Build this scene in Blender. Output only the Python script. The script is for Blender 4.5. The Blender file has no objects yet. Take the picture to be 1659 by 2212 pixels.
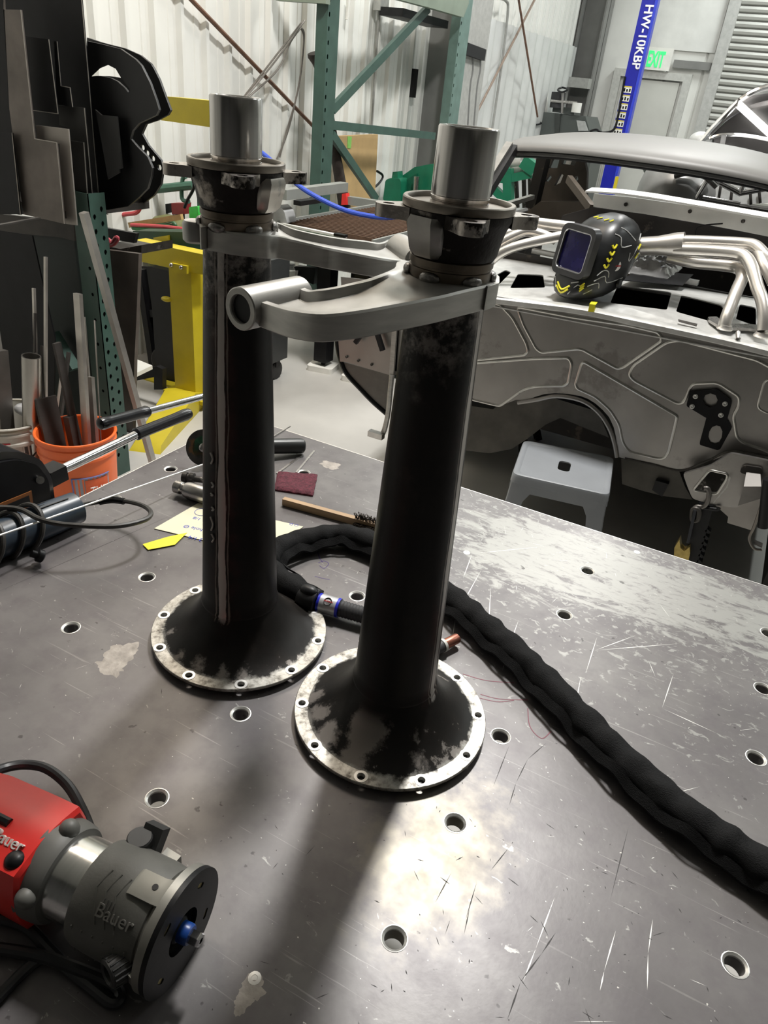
import bpy, bmesh, math, random
from mathutils import Vector, Matrix, noise
from mathutils.geometry import tessellate_polygon
PI = math.pi
random.seed(7)
SC = bpy.context.scene
COL = SC.collection

# ---------------------------------------------------------------- camera
cd = bpy.data.cameras.new('camera'); cam = bpy.data.objects.new('camera', cd); COL.objects.link(cam)
cf, cr, cu, cc = Vector((-0.3628,0.7826,-0.506)), Vector((0.879,0.4677,0.0932)), Vector((-0.3096,0.4109,0.8575)), Vector((0,0,1.6205))
cam.matrix_world = Matrix(((cr.x, cu.x, -cf.x, cc.x), (cr.y, cu.y, -cf.y, cc.y), (cr.z, cu.z, -cf.z, cc.z), (0, 0, 0, 1)))
cd.sensor_fit = 'VERTICAL'; cd.sensor_height = 24.0; cd.lens = 24.0 * 1574.30 / 2212
cd.clip_start = 0.02; cd.clip_end = 60
SC.camera = cam

# ---------------------------------------------------------------- world, lamps, exposure
SC.view_settings.view_transform = 'Standard'; SC.view_settings.look = 'None'
SC.view_settings.gamma = 1.0; SC.view_settings.use_curve_mapping = False
SC.view_settings.exposure = -.95
w = bpy.data.worlds.new('world'); SC.world = w; w.use_nodes = True
w.node_tree.nodes['Background'].inputs[0].default_value = (.9, .95, 1, 1)
w.node_tree.nodes['Background'].inputs[1].default_value = .05

def lamp(name, loc, size, power, col=(1, .985, .955), aim=None):
    d = bpy.data.lights.new(name, 'AREA'); d.shape = 'RECTANGLE'; d.size, d.size_y = size
    d.energy = power; d.color = col
    o = bpy.data.objects.new(name, d); COL.objects.link(o); o.location = loc
    if aim: o.rotation_euler = (Vector(aim) - Vector(loc)).to_track_quat('-Z', 'Y').to_euler()
    return o
# rows of high-bay strip lamps under the roof
lamp('high_bay_lamp', (-.72, 2.86, 4.5), (.3, .6), 390)
lamp('high_bay_lamp', (-.9, 7.2, 4.5), (.4, 1.2), 205)
lamp('high_bay_lamp', (-2.45, 2.9, 4.5), (1.0, 1.6), 105, (1, .87, .72))
lamp('high_bay_lamp', (-2.2, 6.4, 4.5), (.8, 1.4), 110, (.97, 1, .97))
lamp('high_bay_lamp', (2.6, 4.6, 4.6), (.4, 1.2), 90, (.95, 1, .98))
lamp('high_bay_lamp', (2.6, 9.5, 4.6), (.4, 1.2), 230, (.94, 1, .98))
lamp('high_bay_lamp', (-.6, 10.6, 4.5), (.4, 1.2), 160, (.94, 1, .98))

# ---------------------------------------------------------------- materials
MATS = {}
def ramp(nt, fac, stops, interp='LINEAR'):
    r = nt.nodes.new('ShaderNodeValToRGB'); r.color_ramp.interpolation = interp
    e = r.color_ramp.elements
    while len(e) < len(stops): e.new(.5)
    for i, (p, c) in enumerate(stops):
        e[i].position = p; e[i].color = (c, c, c, 1) if isinstance(c, (int, float)) else (*c, 1)
    nt.links.new(fac, r.inputs[0]); return r.outputs[0]
def texco(nt, scale=(1, 1, 1), rot=(0, 0, 0), kind='Object', loc=(0, 0, 0)):
    t = nt.nodes.new('ShaderNodeTexCoord'); m = nt.nodes.new('ShaderNodeMapping')
    m.inputs['Scale'].default_value = scale; m.inputs['Rotation'].default_value = rot; m.inputs['Location'].default_value = loc
    nt.links.new(t.outputs[kind], m.inputs[0]); return m.outputs[0]
def noise_n(nt, vec, scale, detail=4, rough=.55, dist=0):
    n = nt.nodes.new('ShaderNodeTexNoise'); n.inputs['Scale'].default_value = scale; n.inputs['Detail'].default_value = detail
    n.inputs['Roughness'].default_value = rough; n.inputs['Distortion'].default_value = dist
    nt.links.new(vec, n.inputs['Vector']); return n.outputs['Fac']
def mth(nt, op, a, b=None, clamp=False):
    m = nt.nodes.new('ShaderNodeMath'); m.operation = op; m.use_clamp = clamp
    for i, v in enumerate((a, b)):
        if v is None: continue
        if isinstance(v, (int, float)): m.inputs[i].default_value = v
        else: nt.links.new(v, m.inputs[i])
    return m.outputs[0]
def mixc(nt, fac, a, b):
    m = nt.nodes.new('ShaderNodeMix'); m.data_type = 'RGBA'
    for i, v in ((0, fac), (6, a), (7, b)):
        if isinstance(v, (int, float)): m.inputs[i].default_value = v
        elif isinstance(v, tuple): m.inputs[i].default_value = (*v, 1)
        else: nt.links.new(v, m.inputs[i])
    return m.outputs[2]
def mixf(nt, fac, a, b):
    m = nt.nodes.new('ShaderNodeMix'); m.data_type = 'FLOAT'
    for i, v in ((0, fac), (2, a), (3, b)):
        if isinstance(v, (int, float)): m.inputs[i].default_value = v
        else: nt.links.new(v, m.inputs[i])
    return m.outputs[0]
def bump(nt, h, strength, dist=.002):
    b = nt.nodes.new('ShaderNodeBump'); b.inputs['Strength'].default_value = strength; b.inputs['Distance'].default_value = dist
    nt.links.new(h, b.inputs['Height']); return b.outputs[0]
def newmat(name):
    m = bpy.data.materials.new(name); m.use_nodes = True
    return m, m.node_tree, m.node_tree.nodes['Principled BSDF']
def M(name, col, rough=.5, metal=0., var=.12, vs=25., bmp=0., bs=200., wear=None, streak=None, spec=None, emit=None, coat=0.):
    """plain procedural material: colour mottling, roughness variation, optional worn patches (colour, scale, threshold), optional grain"""
    if name in MATS: return MATS[name]
    m, nt, b = newmat(name)
    v = texco(nt, streak or (1, 1, 1))
    n = noise_n(nt, v, vs)
    c0 = tuple(max(0, x * (1 - var)) for x in col); c1 = tuple(min(1, x * (1 + var)) for x in col)
    c = ramp(nt, n, [(.3, c0), (.7, c1)])
    ro = mixf(nt, n, max(.02, rough - .06), min(1, rough + .06)); me = metal
    if wear:
        wc, wsx, th = wear[:3]; wr = wear[3] if len(wear) > 3 else rough; wm = wear[4] if len(wear) > 4 else metal
        k = ramp(nt, noise_n(nt, v, wsx, 8, .65), [(th, 0), (th + .05, 1)])
        c = mixc(nt, k, c, wc); ro = mixf(nt, k, ro, wr); me = mixf(nt, k, metal, wm)
    for s, val in (('Base Color', c), ('Roughness', ro)): nt.links.new(val, b.inputs[s])
    if isinstance(me, (int, float)): b.inputs['Metallic'].default_value = me
    else: nt.links.new(me, b.inputs['Metallic'])
    if spec is not None: b.inputs['Specular IOR Level'].default_value = spec
    if coat: b.inputs['Coat Weight'].default_value = coat; b.inputs['Coat Roughness'].default_value = .15
    if bmp: nt.links.new(bump(nt, noise_n(nt, v, bs, 3), bmp), b.inputs['Normal'])
    if emit:
        b.inputs['Emission Color'].default_value = (*emit[0], 1); b.inputs['Emission Strength'].default_value = emit[1]
    MATS[name] = m; return m

def table_material():
    m, nt, b = newmat('scratched_mill_scale_steel')
    v = texco(nt); L = nt.links
    sx = nt.nodes.new('ShaderNodeSeparateXYZ'); L.new(v, sx.inputs[0])
    n1 = noise_n(nt, v, 5, 6); n2 = noise_n(nt, v, 28, 8, .6); n3 = noise_n(nt, v, 150, 4)
    base = ramp(nt, n1, [(.3, (.105, .096, .098)), (.5, (.15, .14, .14)), (.72, (.205, .195, .19))])
    base = mixc(nt, ramp(nt, n2, [(.45, 0), (.75, .5)]), base, (.085, .07, .08))
    # bare worn band along the far edge, broken up by many fine scratches
    wn = noise_n(nt, texco(nt, (1, 2.4, 1)), 14, 10, .72, .6); wb = noise_n(nt, v, 3.2, 3)
    band = mth(nt, 'MULTIPLY', ramp(nt, sx.outputs[1], [(0, 0), (1, 1)]), 1)
    yy = nt.nodes.new('ShaderNodeMapRange'); L.new(sx.outputs[1], yy.inputs[0])
    yy.inputs[1].default_value = .93; yy.inputs[2].default_value = 1.14
    xx = nt.nodes.new('ShaderNodeMapRange'); L.new(sx.outputs[0], xx.inputs[0])
    xx.inputs[1].default_value = -.52; xx.inputs[2].default_value = -.3
    ye = nt.nodes.new('ShaderNodeMapRange'); L.new(sx.outputs[1], ye.inputs[0])
    ye.inputs[1].default_value = 1.30; ye.inputs[2].default_value = 1.24
    band = mth(nt, 'MULTIPLY', mth(nt, 'MULTIPLY', yy.outputs[0], xx.outputs[0]), ye.outputs[0])
    # bare worn patch near the front tube, lamp highlight painted into its colour
    px = mth(nt, 'SUBTRACT', sx.outputs[0], -.125); py = mth(nt, 'SUBTRACT', sx.outputs[1], .50)
    pd = mth(nt, 'SQRT', mth(nt, 'ADD', mth(nt, 'POWER', px, 2), mth(nt, 'MULTIPLY', mth(nt, 'POWER', py, 2), .45)))
    patch_ = ramp(nt, mth(nt, 'ADD', pd, mth(nt, 'MULTIPLY', mth(nt, 'SUBTRACT', n2, .5), .12)), [(.035, 1), (.085, 0)])
    k = mth(nt, 'ADD', mth(nt, 'MULTIPLY', band, .27), mth(nt, 'ADD', mth(nt, 'MULTIPLY', wn, .78), mth(nt, 'MULTIPLY', wb, .22)))
    k = ramp(nt, k, [(.66, 0), (.72, 1)])
    # small flakes thinning out away from the worn band
    y2 = nt.nodes.new('ShaderNodeMapRange'); L.new(sx.outputs[1], y2.inputs[0])
    y2.inputs[1].default_value = .62; y2.inputs[2].default_value = 1.15
    x2 = nt.nodes.new('ShaderNodeMapRange'); L.new(sx.outputs[0], x2.inputs[0])
    x2.inputs[1].default_value = -.62; x2.inputs[2].default_value = -.3
    fl = noise_n(nt, texco(nt, (1, 1.5, 1), (0, 0, .5)), 62, 5, .6, .8)
    fl = mth(nt, 'ADD', fl, mth(nt, 'MULTIPLY', mth(nt, 'MULTIPLY', y2.outputs[0], x2.outputs[0]), .12))
    k = mth(nt, 'MAXIMUM', k, mth(nt, 'MULTIPLY', ramp(nt, fl, [(.665, 0), (.70, 1)]), .85))
    k = mth(nt, 'MULTIPLY', k, ramp(nt, noise_n(nt, texco(nt, (1, 3, 1), (0, 0, -.2)), 40, 6, .65, .5), [(.33, .35), (.46, 1)]))
    base = mixc(nt, mth(nt, 'MULTIPLY', patch_, .6), base, (.3, .27, .2))
    c = mixc(nt, k, base, (.30, .297, .28)); 
    # directional scratches in several directions
    sc = None
    for ang, st, th in ((.45, 70, .70), (1.25, 60, .715), (2.3, 80, .72), (-.2, 65, .725)):
        q = noise_n(nt, texco(nt, (1.6, st, 1), (0, 0, ang)), 3.5, 2, .5, .25)
        q = ramp(nt, q, [(th, 0), (th + .02, 1)])
        sc = q if sc is None else mth(nt, 'MAXIMUM', sc, q)
    sc = mth(nt, 'MULTIPLY', sc, ramp(nt, n1, [(.35, .08), (.6, .45)]))
    c = mixc(nt, sc, c, (.4, .39, .37))
    dk = ramp(nt, noise_n(nt, texco(nt, (1, 1, 1), loc=(3, 1, 0)), 60, 3, .5), [(.70, 0), (.74, 1)])
    c = mixc(nt, mth(nt, 'MULTIPLY', dk, .7), c, (.03, .025, .025))
    sp = ramp(nt, noise_n(nt, texco(nt, loc=(7, 2, 0)), 170, 2, .5), [(.745, 0), (.765, 1)])
    c = mixc(nt, sp, c, (.6, .58, .54))
    L.new(c, b.inputs['Base Color'])
    bare = mth(nt, 'MAXIMUM', k, mth(nt, 'MULTIPLY', sc, .7))
    L.new(mixf(nt, bare, mixf(nt, patch_, .2, .42), .5), b.inputs['Metallic'])
    r = mixf(nt, n2, .30, .42); r = mixf(nt, patch_, r, mixf(nt, n2, .26, .56)); L.new(mixf(nt, bare, r, .40), b.inputs['Roughness'])
    L.new(bump(nt, mth(nt, 'ADD', mth(nt, 'MULTIPLY', n3, .4), n1), .12, .0012), b.inputs['Normal'])
    return m

def housing_material(name, seam, worn, patches=()):
    """dark mill scale axle tube with one ground weld seam at the angle seam and bare rim round the flange"""
    m, nt, b = newmat(name); L = nt.links
    v = texco(nt); sx = nt.nodes.new('ShaderNodeSeparateXYZ'); L.new(v, sx.inputs[0])
    ang = mth(nt, 'ARCTAN2', sx.outputs[1], sx.outputs[0])
    rad = mth(nt, 'SQRT', mth(nt, 'ADD', mth(nt, 'POWER', sx.outputs[0], 2), mth(nt, 'POWER', sx.outputs[1], 2)))
    n1 = noise_n(nt, v, 14, 6, .6); n2 = noise_n(nt, v, 60, 8, .7); n3 = noise_n(nt, texco(nt, (1, 1, .12)), 90, 6, .6)
    base = ramp(nt, n1, [(.35, (.0055, .005, .0045)), (.6, (.011, .0092, .008)), (.8, (.03, .023, .019))])
    d = mth(nt, 'ABSOLUTE', mth(nt, 'SUBTRACT', ang, seam))
    d = mth(nt, 'ADD', d, mth(nt, 'MULTIPLY', mth(nt, 'SUBTRACT', n3, .5), .22))
    zin = ramp(nt, mth(nt, 'ADD', sx.outputs[2], mth(nt, 'MULTIPLY', mth(nt, 'SUBTRACT', n2, .5), .02)), [(.064, 0), (.068, 1)])
    s1 = mth(nt, 'MULTIPLY', ramp(nt, d, [(.095, 1), (.115, 0)]), zin)
    s2 = mth(nt, 'MULTIPLY', ramp(nt, d, [(.16, 0), (.17, 1), (.2, 1), (.21, 0)]), zin)
    # red brown primer beside the seam
    s3 = mth(nt, 'MULTIPLY', mth(nt, 'MULTIPLY', ramp(nt, d, [(.3, .5), (.55, 0)]), zin), ramp(nt, n1, [(.45, 0), (.6, 1)]))
    c = mixc(nt, s3, base, (.06, .02, .018))
    c = mixc(nt, mth(nt, 'MULTIPLY', s2, .8), c, (.2, .17, .145))
    c = mixc(nt, s1, c, (.46, .43, .4))
    # bare rim and worn cone patches
    rr = mth(nt, 'ADD', rad, mth(nt, 'MULTIPLY', mth(nt, 'SUBTRACT', n2, .5), .022))
    rim = ramp(nt, rr, [(.1075, 0), (.110, 1)])
    wp = mth(nt, 'MULTIPLY', ramp(nt, mth(nt, 'ADD', n1, mth(nt, 'MULTIPLY', mth(nt, 'SUBTRACT', n2, .5), .35)), [(worn, 0), (worn + .03, 1)]), ramp(nt, rad, [(.06, 0), (.085, 1)]))
    top = mth(nt, 'MULTIPLY', ramp(nt, mth(nt, 'ADD', sx.outputs[2], mth(nt, 'MULTIPLY', mth(nt, 'SUBTRACT', n1, .5), .2)), [(.47, 0), (.52, 1)]), ramp(nt, n2, [(.45, 0), (.6, 1)]))
    c = mixc(nt, mth(nt, 'MULTIPLY', top, .8), c, (.24, .22, .205))
    for px_, py_, pr_ in patches:          # rubbed bare patches of their own place and size
        dx, dy = mth(nt, 'SUBTRACT', sx.outputs[0], px_), mth(nt, 'SUBTRACT', sx.outputs[1], py_)
        dd = mth(nt, 'SQRT', mth(nt, 'ADD', mth(nt, 'POWER', dx, 2), mth(nt, 'POWER', dy, 2)))
        dd = mth(nt, 'ADD', dd, mth(nt, 'MULTIPLY', mth(nt, 'SUBTRACT', n2, .5), .045))
        wp = mth(nt, 'MAXIMUM', wp, mth(nt, 'MULTIPLY', ramp(nt, dd, [(pr_ - .006, .85), (pr_, 0)]), ramp(nt, sx.outputs[2], [(.045, 1), (.06, 0)])))
    c = mixc(nt, wp, c, (.27, .245, .225))
    c = mixc(nt, rim, c, ramp(nt, n2, [(.36, (.11, .10, .085)), (.5, (.38, .365, .33)), (.7, (.6, .58, .54))]))
    L.new(c, b.inputs['Base Color'])
    bare = mth(nt, 'MAXIMUM', mth(nt, 'MAXIMUM', s1, rim), mth(nt, 'MAXIMUM', wp, top))
    L.new(mth(nt, 'MULTIPLY', bare, .5), b.inputs['Metallic']); L.new(mixf(nt, bare, .42, .38), b.inputs['Roughness'])
    b.inputs['Specular IOR Level'].default_value = .24
    L.new(bump(nt, n2, .18, .0015), b.inputs['Normal'])
    return m

STEEL = M('bare_steel', (.5, .48, .46), .28, 1., .12, 40, .03, 300, streak=(1, 1, .2))
TURNED = M('turned_steel', (.6, .58, .56), .19, 1., .3, 110, .015, 900, streak=(1, 1, .03))
DARKSTEEL = M('dark_steel', (.06, .055, .05), .45, .6, .4, 14, .1, 160, wear=((.28, .26, .24), 30, .62, .35, .9))
CASTDARK = M('dark_casting', (.014, .011, .0095), .5, .2, .5, 18, .25, 200, wear=((.3, .27, .24), 9, .57, .32, .9), spec=.25)
CASTIRON = M('cast_iron', (.016, .013, .011), .5, .5, .4, 20, .25, 220, wear=((.46, .42, .385), 13, .44, .28, .95), spec=.25)
BRUSHED = M('brushed_steel', (.42, .41, .385), .40, .6, .15, 20, .03, 300, streak=(1, 1, 6))
ALU = M('aluminium', (.72, .72, .70), .36, .55, .1, 30, .04, 200)
SHEET = M('bead_rolled_sheet', (.34, .325, .31), .36, .92, .12, 6, .02, 300, wear=((.25, .235, .225), 4, .58, .42, .9))
HEADER = M('stainless_tube', (.72, .69, .65), .3, .8, .04, 4)
BLACK = M('black_paint', (.008, .008, .009), .38, 0, .2, 30, spec=.3)
BLACKPLATE = M('black_plate_steel', (.008, .008, .009), .45, .1, .5, 8, .05, 90, spec=.2)
BLACKMETAL = M('black_oxide', (.013, .013, .014), .42, .2, .2, 30, spec=.3)
RUBBER = M('black_rubber', (.014, .014, .015), .5, 0, .3, 60, .05, 300)
GRIP = M('glossy_black_grip', (.01, .01, .012), .22, 0, .2, 20)
CHROME = M('chrome', (.75, .75, .76), .1, 1., .05, 30)
RACKGREEN = M('rack_green_paint', (.042, .088, .07), .45, 0, .15, 12, .05, 120, wear=((.2, .22, .2), 24, .7))
GREEN = M('machine_green_paint', (.01, .15, .08), .35, 0, .15, 10)
YELLOW = M('safety_yellow_paint', (.56, .45, .02), .42, 0, .08, 10, .03, 80)
BLUE = M('lift_blue_paint', (.01, .014, .30), .3, 0, .1, 6)
WHITEWALL = M('white_wall_paint', (.74, .74, .70), .5, 0, .05, 3)
GREYPAINT = M('grey_steel_paint', (.20, .20, .19), .5, 0, .1, 5)
FLOORM = M('sealed_concrete_floor', (.46, .45, .425), .3, 0, .1, 2.5, .02, 60, wear=((.42, .41, .38), 1.6, .6, .35))
WHITE = M('white_plastic', (.8, .79, .74), .4, 0, .06, 10)
BROWNROD = M('rusty_brown_rod', (.16, .085, .055), .5, .3, .3, 20)
DOORGREY = M('grey_door_paint', (.55, .55, .51), .45, 0, .05, 3)
CARD = M('cardboard', (.46, .31, .14), .7, 0, .1, 8)
ORANGE = M('orange_bucket_plastic', (.9, .16, .03), .38, 0, .06, 10)
PRIMER = M('grey_primer', (.13, .127, .12), .5, 0, .06, 5)
RED = M('red_plastic', (.75, .03, .025), .35, 0, .08, 20)
GREYRUB = M('grey_rubber', (.10, .098, .088), .55, 0, .15, 30, .1, 300)
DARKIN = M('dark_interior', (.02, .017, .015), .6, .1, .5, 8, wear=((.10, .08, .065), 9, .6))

# ---------------------------------------------------------------- mesh helpers (all in world metres)
def frame(a, b):
    z = (Vector(b) - Vector(a)); L = z.length; z = z.normalized()
    x = z.orthogonal().normalized() if abs(z.z) < .9 else Vector((1, 0, 0)) - z * z.x
    if abs(z.z) < .9: x = z.cross(Vector((0, 0, 1))).normalized()
    x = x.normalized(); y = z.cross(x); return x, y, z, L
def ring_faces(bm, rings, closed=True, capA=True, capB=True):
    for A, B in zip(rings, rings[1:]):
        n = len(A)
        for i in range(n if closed else n - 1):
            j = (i + 1) % n
            try: bm.faces.new((A[i], A[j], B[j], B[i]))
            except ValueError: pass
    if capA and len(rings[0]) > 2: bm.faces.new(list(reversed(rings[0])))
    if capB and len(rings[-1]) > 2: bm.faces.new(rings[-1])
def box(bm, c, s, rz=0, m=None):
    R = Matrix.Rotation(rz, 3, 'Z') if m is None else m
    v = [bm.verts.new(Vector(c) + R @ Vector((x * s[0] / 2, y * s[1] / 2, z * s[2] / 2))) for z in (-1, 1) for x, y in ((-1, -1), (1, -1), (1, 1), (-1, 1))]
    ring_faces(bm, [v[:4], v[4:]])
def boxm(bm, lo, hi):
    box(bm, [(a + b) / 2 for a, b in zip(lo, hi)], [abs(b - a) for a, b in zip(lo, hi)])
def cyl(bm, a, b, r, r2=None, n=20, caps=True):
    lathe(bm, [(r, 0), (r if r2 is None else r2, (Vector(b) - Vector(a)).length)], a, b, n, caps)
def lathe(bm, prof, a, b=None, n=40, caps=True):
    """profile of (radius, distance along the axis a->b)"""
    if b is None: b = Vector(a) + Vector((0, 0, 1))
    x, y, z, _ = frame(a, b); a = Vector(a); rings = []
    for r, h in prof:
        r = max(r, 1e-5)
        rings.append([bm.verts.new(a + z * h + (x * math.cos(t) + y * math.sin(t)) * r) for t in [2 * PI * i / n for i in range(n)]])
    ring_faces(bm, rings, True, caps, caps)
def catmull(pts, k=6, closed=False):
    P = [Vector(p) for p in pts]; n = len(P); out = []
    for i in range(n if closed else n - 1):
        p0 = P[(i - 1) % n] if closed or i > 0 else P[0]; p1 = P[i]; p2 = P[(i + 1) % n]
        p3 = P[(i + 2) % n] if closed or i + 2 < n else P[-1]
        for j in range(k):
            t = j / k
            out.append(.5 * ((2 * p1) + (p2 - p0) * t + (2 * p0 - 5 * p1 + 4 * p2 - p3) * t * t + (3 * p1 - p0 - 3 * p2 + p3) * t ** 3))
    if not closed: out.append(P[-1])
    return out
def tube(bm, pts, r, n=10, k=6, closed=False, smooth=True, flat=1.):
    """round tube along a smoothed path; r a number or a function of 0..1; flat squashes it vertically"""
    P = catmull(pts, k, closed) if smooth and len(pts) > 2 else [Vector(p) for p in pts]
    rings = []; prev = None; N = len(P)
    for i, p in enumerate(P):
        d = (P[(i + 1) % N] - P[i - 1]) if closed else (P[min(i + 1, N - 1)] - P[max(i - 1, 0)])
        d = d.normalized() if d.length > 1e-9 else Vector((0, 0, 1))
        if prev is None: x = d.cross(Vector((0, 0, 1))); x = x.normalized() if x.length > .05 else Vector((1, 0, 0))
        else:
            x = prev - d * prev.dot(d); x = x.normalized() if x.length > 1e-6 else d.orthogonal().normalized()
        prev = x; y = d.cross(x); rr = r(i / max(1, N - 1)) if callable(r) else r
        rings.append([bm.verts.new(p + (x * math.cos(t) + y * math.sin(t) * flat) * rr) for t in [2 * PI * q / n for q in range(n)]])
    if closed: rings.append(rings[0]); ring_faces(bm, rings, True, False, False)
    else: ring_faces(bm, rings)
def bar(bm, a, b, w, h, up=(0, 0, 1)):
    """rectangular bar between two points; w across, h along up"""
    a, b = Vector(a), Vector(b); d = (b - a).normalized(); x = d.cross(Vector(up)).normalized(); y = x.cross(d)
    rr = [[bm.verts.new(p + x * sx * w / 2 + y * sy * h / 2) for sx, sy in ((-1, -1), (1, -1), (1, 1), (-1, 1))] for p in (a, b)]
    ring_faces(bm, rr)
AX = {'x': lambda u, v, d: Vector((d, u, v)), 'y': lambda u, v, d: Vector((u, d, v)), 'z': lambda u, v, d: Vector((u, v, d))}
def prism(bm, outer, a, b, axis='z', holes=(), fn=None):
    """flat outline (with holes) given depth from a to b along an axis; fn maps (u, v, d) to a point instead"""
    f = fn or AX[axis]; loops = [list(outer)] + [list(h) for h in holes]; flat = [p for l in loops for p in l]
    T = tessellate_polygon([[Vector((p[0], p[1], 0)) for p in l] for l in loops])
    A = [bm.verts.new(f(p[0], p[1], a)) for p in flat]; B = [bm.verts.new(f(p[0], p[1], b)) for p in flat]
    for t in T:
        for q in ([A[i] for i in t], [B[i] for i in reversed(t)]):
            try: bm.faces.new(q)
            except ValueError: pass
    k = 0
    for l in loops:
        n = len(l)
        for i in range(n):
            j = (i + 1) % n
            bm.faces.new((A[k + i], A[k + j], B[k + j], B[k + i]))
        k += n
def circ(c, r, n=20, ry=None, ph=0):
    return [(c[0] + r * math.cos(2 * PI * i / n + ph), c[1] + (ry or r) * math.sin(2 * PI * i / n + ph)) for i in range(n)]
def rrect(c, w, h, r, n=4, rot=0):
    out = []
    for k, (sx, sy) in enumerate(((1, 1), (-1, 1), (-1, -1), (1, -1))):
        for i in range(n + 1):
            t = PI / 2 * (k + i / n); out.append((sx * (w / 2 - r) + r * math.cos(t), sy * (h / 2 - r) + r * math.sin(t)))
    co, si = math.cos(rot), math.sin(rot)
    return [(c[0] + x * co - y * si, c[1] + x * si + y * co) for x, y in out]
def roundpoly(pts, r, n=3):
    """round the corners of a polygon"""
    out = []; N = len(pts); P = [Vector((p[0], p[1])) for p in pts]
    for i in range(N):
        p, a, b = P[i], P[i - 1], P[(i + 1) % N]
        da, db = (a - p), (b - p); q = min(r, da.length * .45, db.length * .45)
        s, e = p + da.normalized() * q, p + db.normalized() * q
        for j in range(n + 1):
            t = j / n; z = s.lerp(p, t).lerp(p.lerp(e, t), t); out.append((z.x, z.y))
    return out
def ball(bm, c, r, s=(1, 1, 1), n=16, m=12, R=None):
    rings = []; R = R or Matrix.Identity(3)
    for i in range(1, m):
        t = PI * i / m
        rings.append([bm.verts.new(Vector(c) + R @ Vector((r * s[0] * math.sin(t) * math.cos(2 * PI * j / n), r * s[1] * math.sin(t) * math.sin(2 * PI * j / n), -r * s[2] * math.cos(t)))) for j in range(n)])
    ring_faces(bm, rings)
def loft(bm, sections, closed=True, caps=True):
    ring_faces(bm, [[bm.verts.new(Vector(p)) for p in s] for s in sections], closed, caps, caps)
def gtext(bm, s, size, origin, ux, uy, depth=.0006, sx=1., bold=0.):
    """raised lettering: text s laid from origin along ux with uy up"""
    c = bpy.data.curves.new('lettering', 'FONT'); c.body = s; c.size = size; c.extrude = depth / 2; c.resolution_u = 3; c.offset = bold * size
    o = bpy.data.objects.new('lettering', c); COL.objects.link(o)
    me = bpy.data.meshes.new_from_object(o.evaluated_get(bpy.context.evaluated_depsgraph_get()))
    ux, uy = Vector(ux).normalized(), Vector(uy).normalized(); uz = ux.cross(uy); O = Vector(origin)
    vs = [bm.verts.new(O + ux * (v.co.x * sx) + uy * v.co.y + uz * v.co.z) for v in me.vertices]
    for p in me.polygons:
        try: bm.faces.new([vs[i] for i in p.vertices])
        except ValueError: pass
    bpy.data.objects.remove(o); bpy.data.curves.remove(c); bpy.data.meshes.remove(me)

def rootof(o):
    while o.parent: o = o.parent
    return o
def obj(name, bm, mat, parent=None, angle=35, kind=None):
    """links a bmesh as one mesh object; its vertices are moved into the frame of its thing"""
    bmesh.ops.recalc_face_normals(bm, faces=bm.faces)
    if parent is not None:
        off = rootof(parent).location
        if off.length: bmesh.ops.translate(bm, verts=bm.verts, vec=-off)
    me = bpy.data.meshes.new(name); bm.to_mesh(me); bm.free()
    for p in me.polygons: p.use_smooth = True
    me.set_sharp_from_angle(angle=math.radians(angle))
    o = bpy.data.objects.new(name, me); COL.objects.link(o); me.materials.append(mat)
    if parent is not None: o.parent = parent
    if kind: o['kind'] = kind
    return o
def part(name, mat, parent, fn, *a, **k):
    """one part: fn(bm, *a, **k) shapes it"""
    kind = k.pop('kind', None); label = k.pop('label', None); ang = k.pop('angle', 35)
    bm = bmesh.new(); fn(bm, *a, **k); o = obj(name, bm, mat, parent, ang, kind)
    if label: o['label'] = label
    return o
def many(fn, items):
    def f(bm):
        for it in items: fn(bm, *it)
    return f
def thing(name, label, cat, loc=(0, 0, 0), group=None):
    o = bpy.data.objects.new(name, None); COL.objects.link(o); o.empty_display_size = .05
    o.location = loc; o['label'] = label; o['category'] = cat
    if group: o['group'] = group
    return o
def tag(o, label, cat, group=None):
    o['label'] = label; o['category'] = cat
    if group: o['group'] = group
    return o
def solo(name, label, cat, mat, fn, *a, **k):
    g = k.pop('group', None); o = part(name, mat, None, fn, *a, **k)
    co = [v.co for v in o.data.vertices]                      # put the origin at the middle of the thing's base
    base = Vector(((min(c.x for c in co) + max(c.x for c in co)) / 2, (min(c.y for c in co) + max(c.y for c in co)) / 2, min(c.z for c in co)))
    o.data.transform(Matrix.Translation(-base)); o.location = base
    return tag(o, label, cat, g)
def struct(name, mat, fn, *a, **k):
    o = part(name, mat, None, fn, *a, **k); o['kind'] = 'structure'; return o
def inst(src, parent, loc=None, name=None):
    c = src.copy(); COL.objects.link(c); c.parent = parent
    if loc is not None: c.location = loc
    return c

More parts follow.
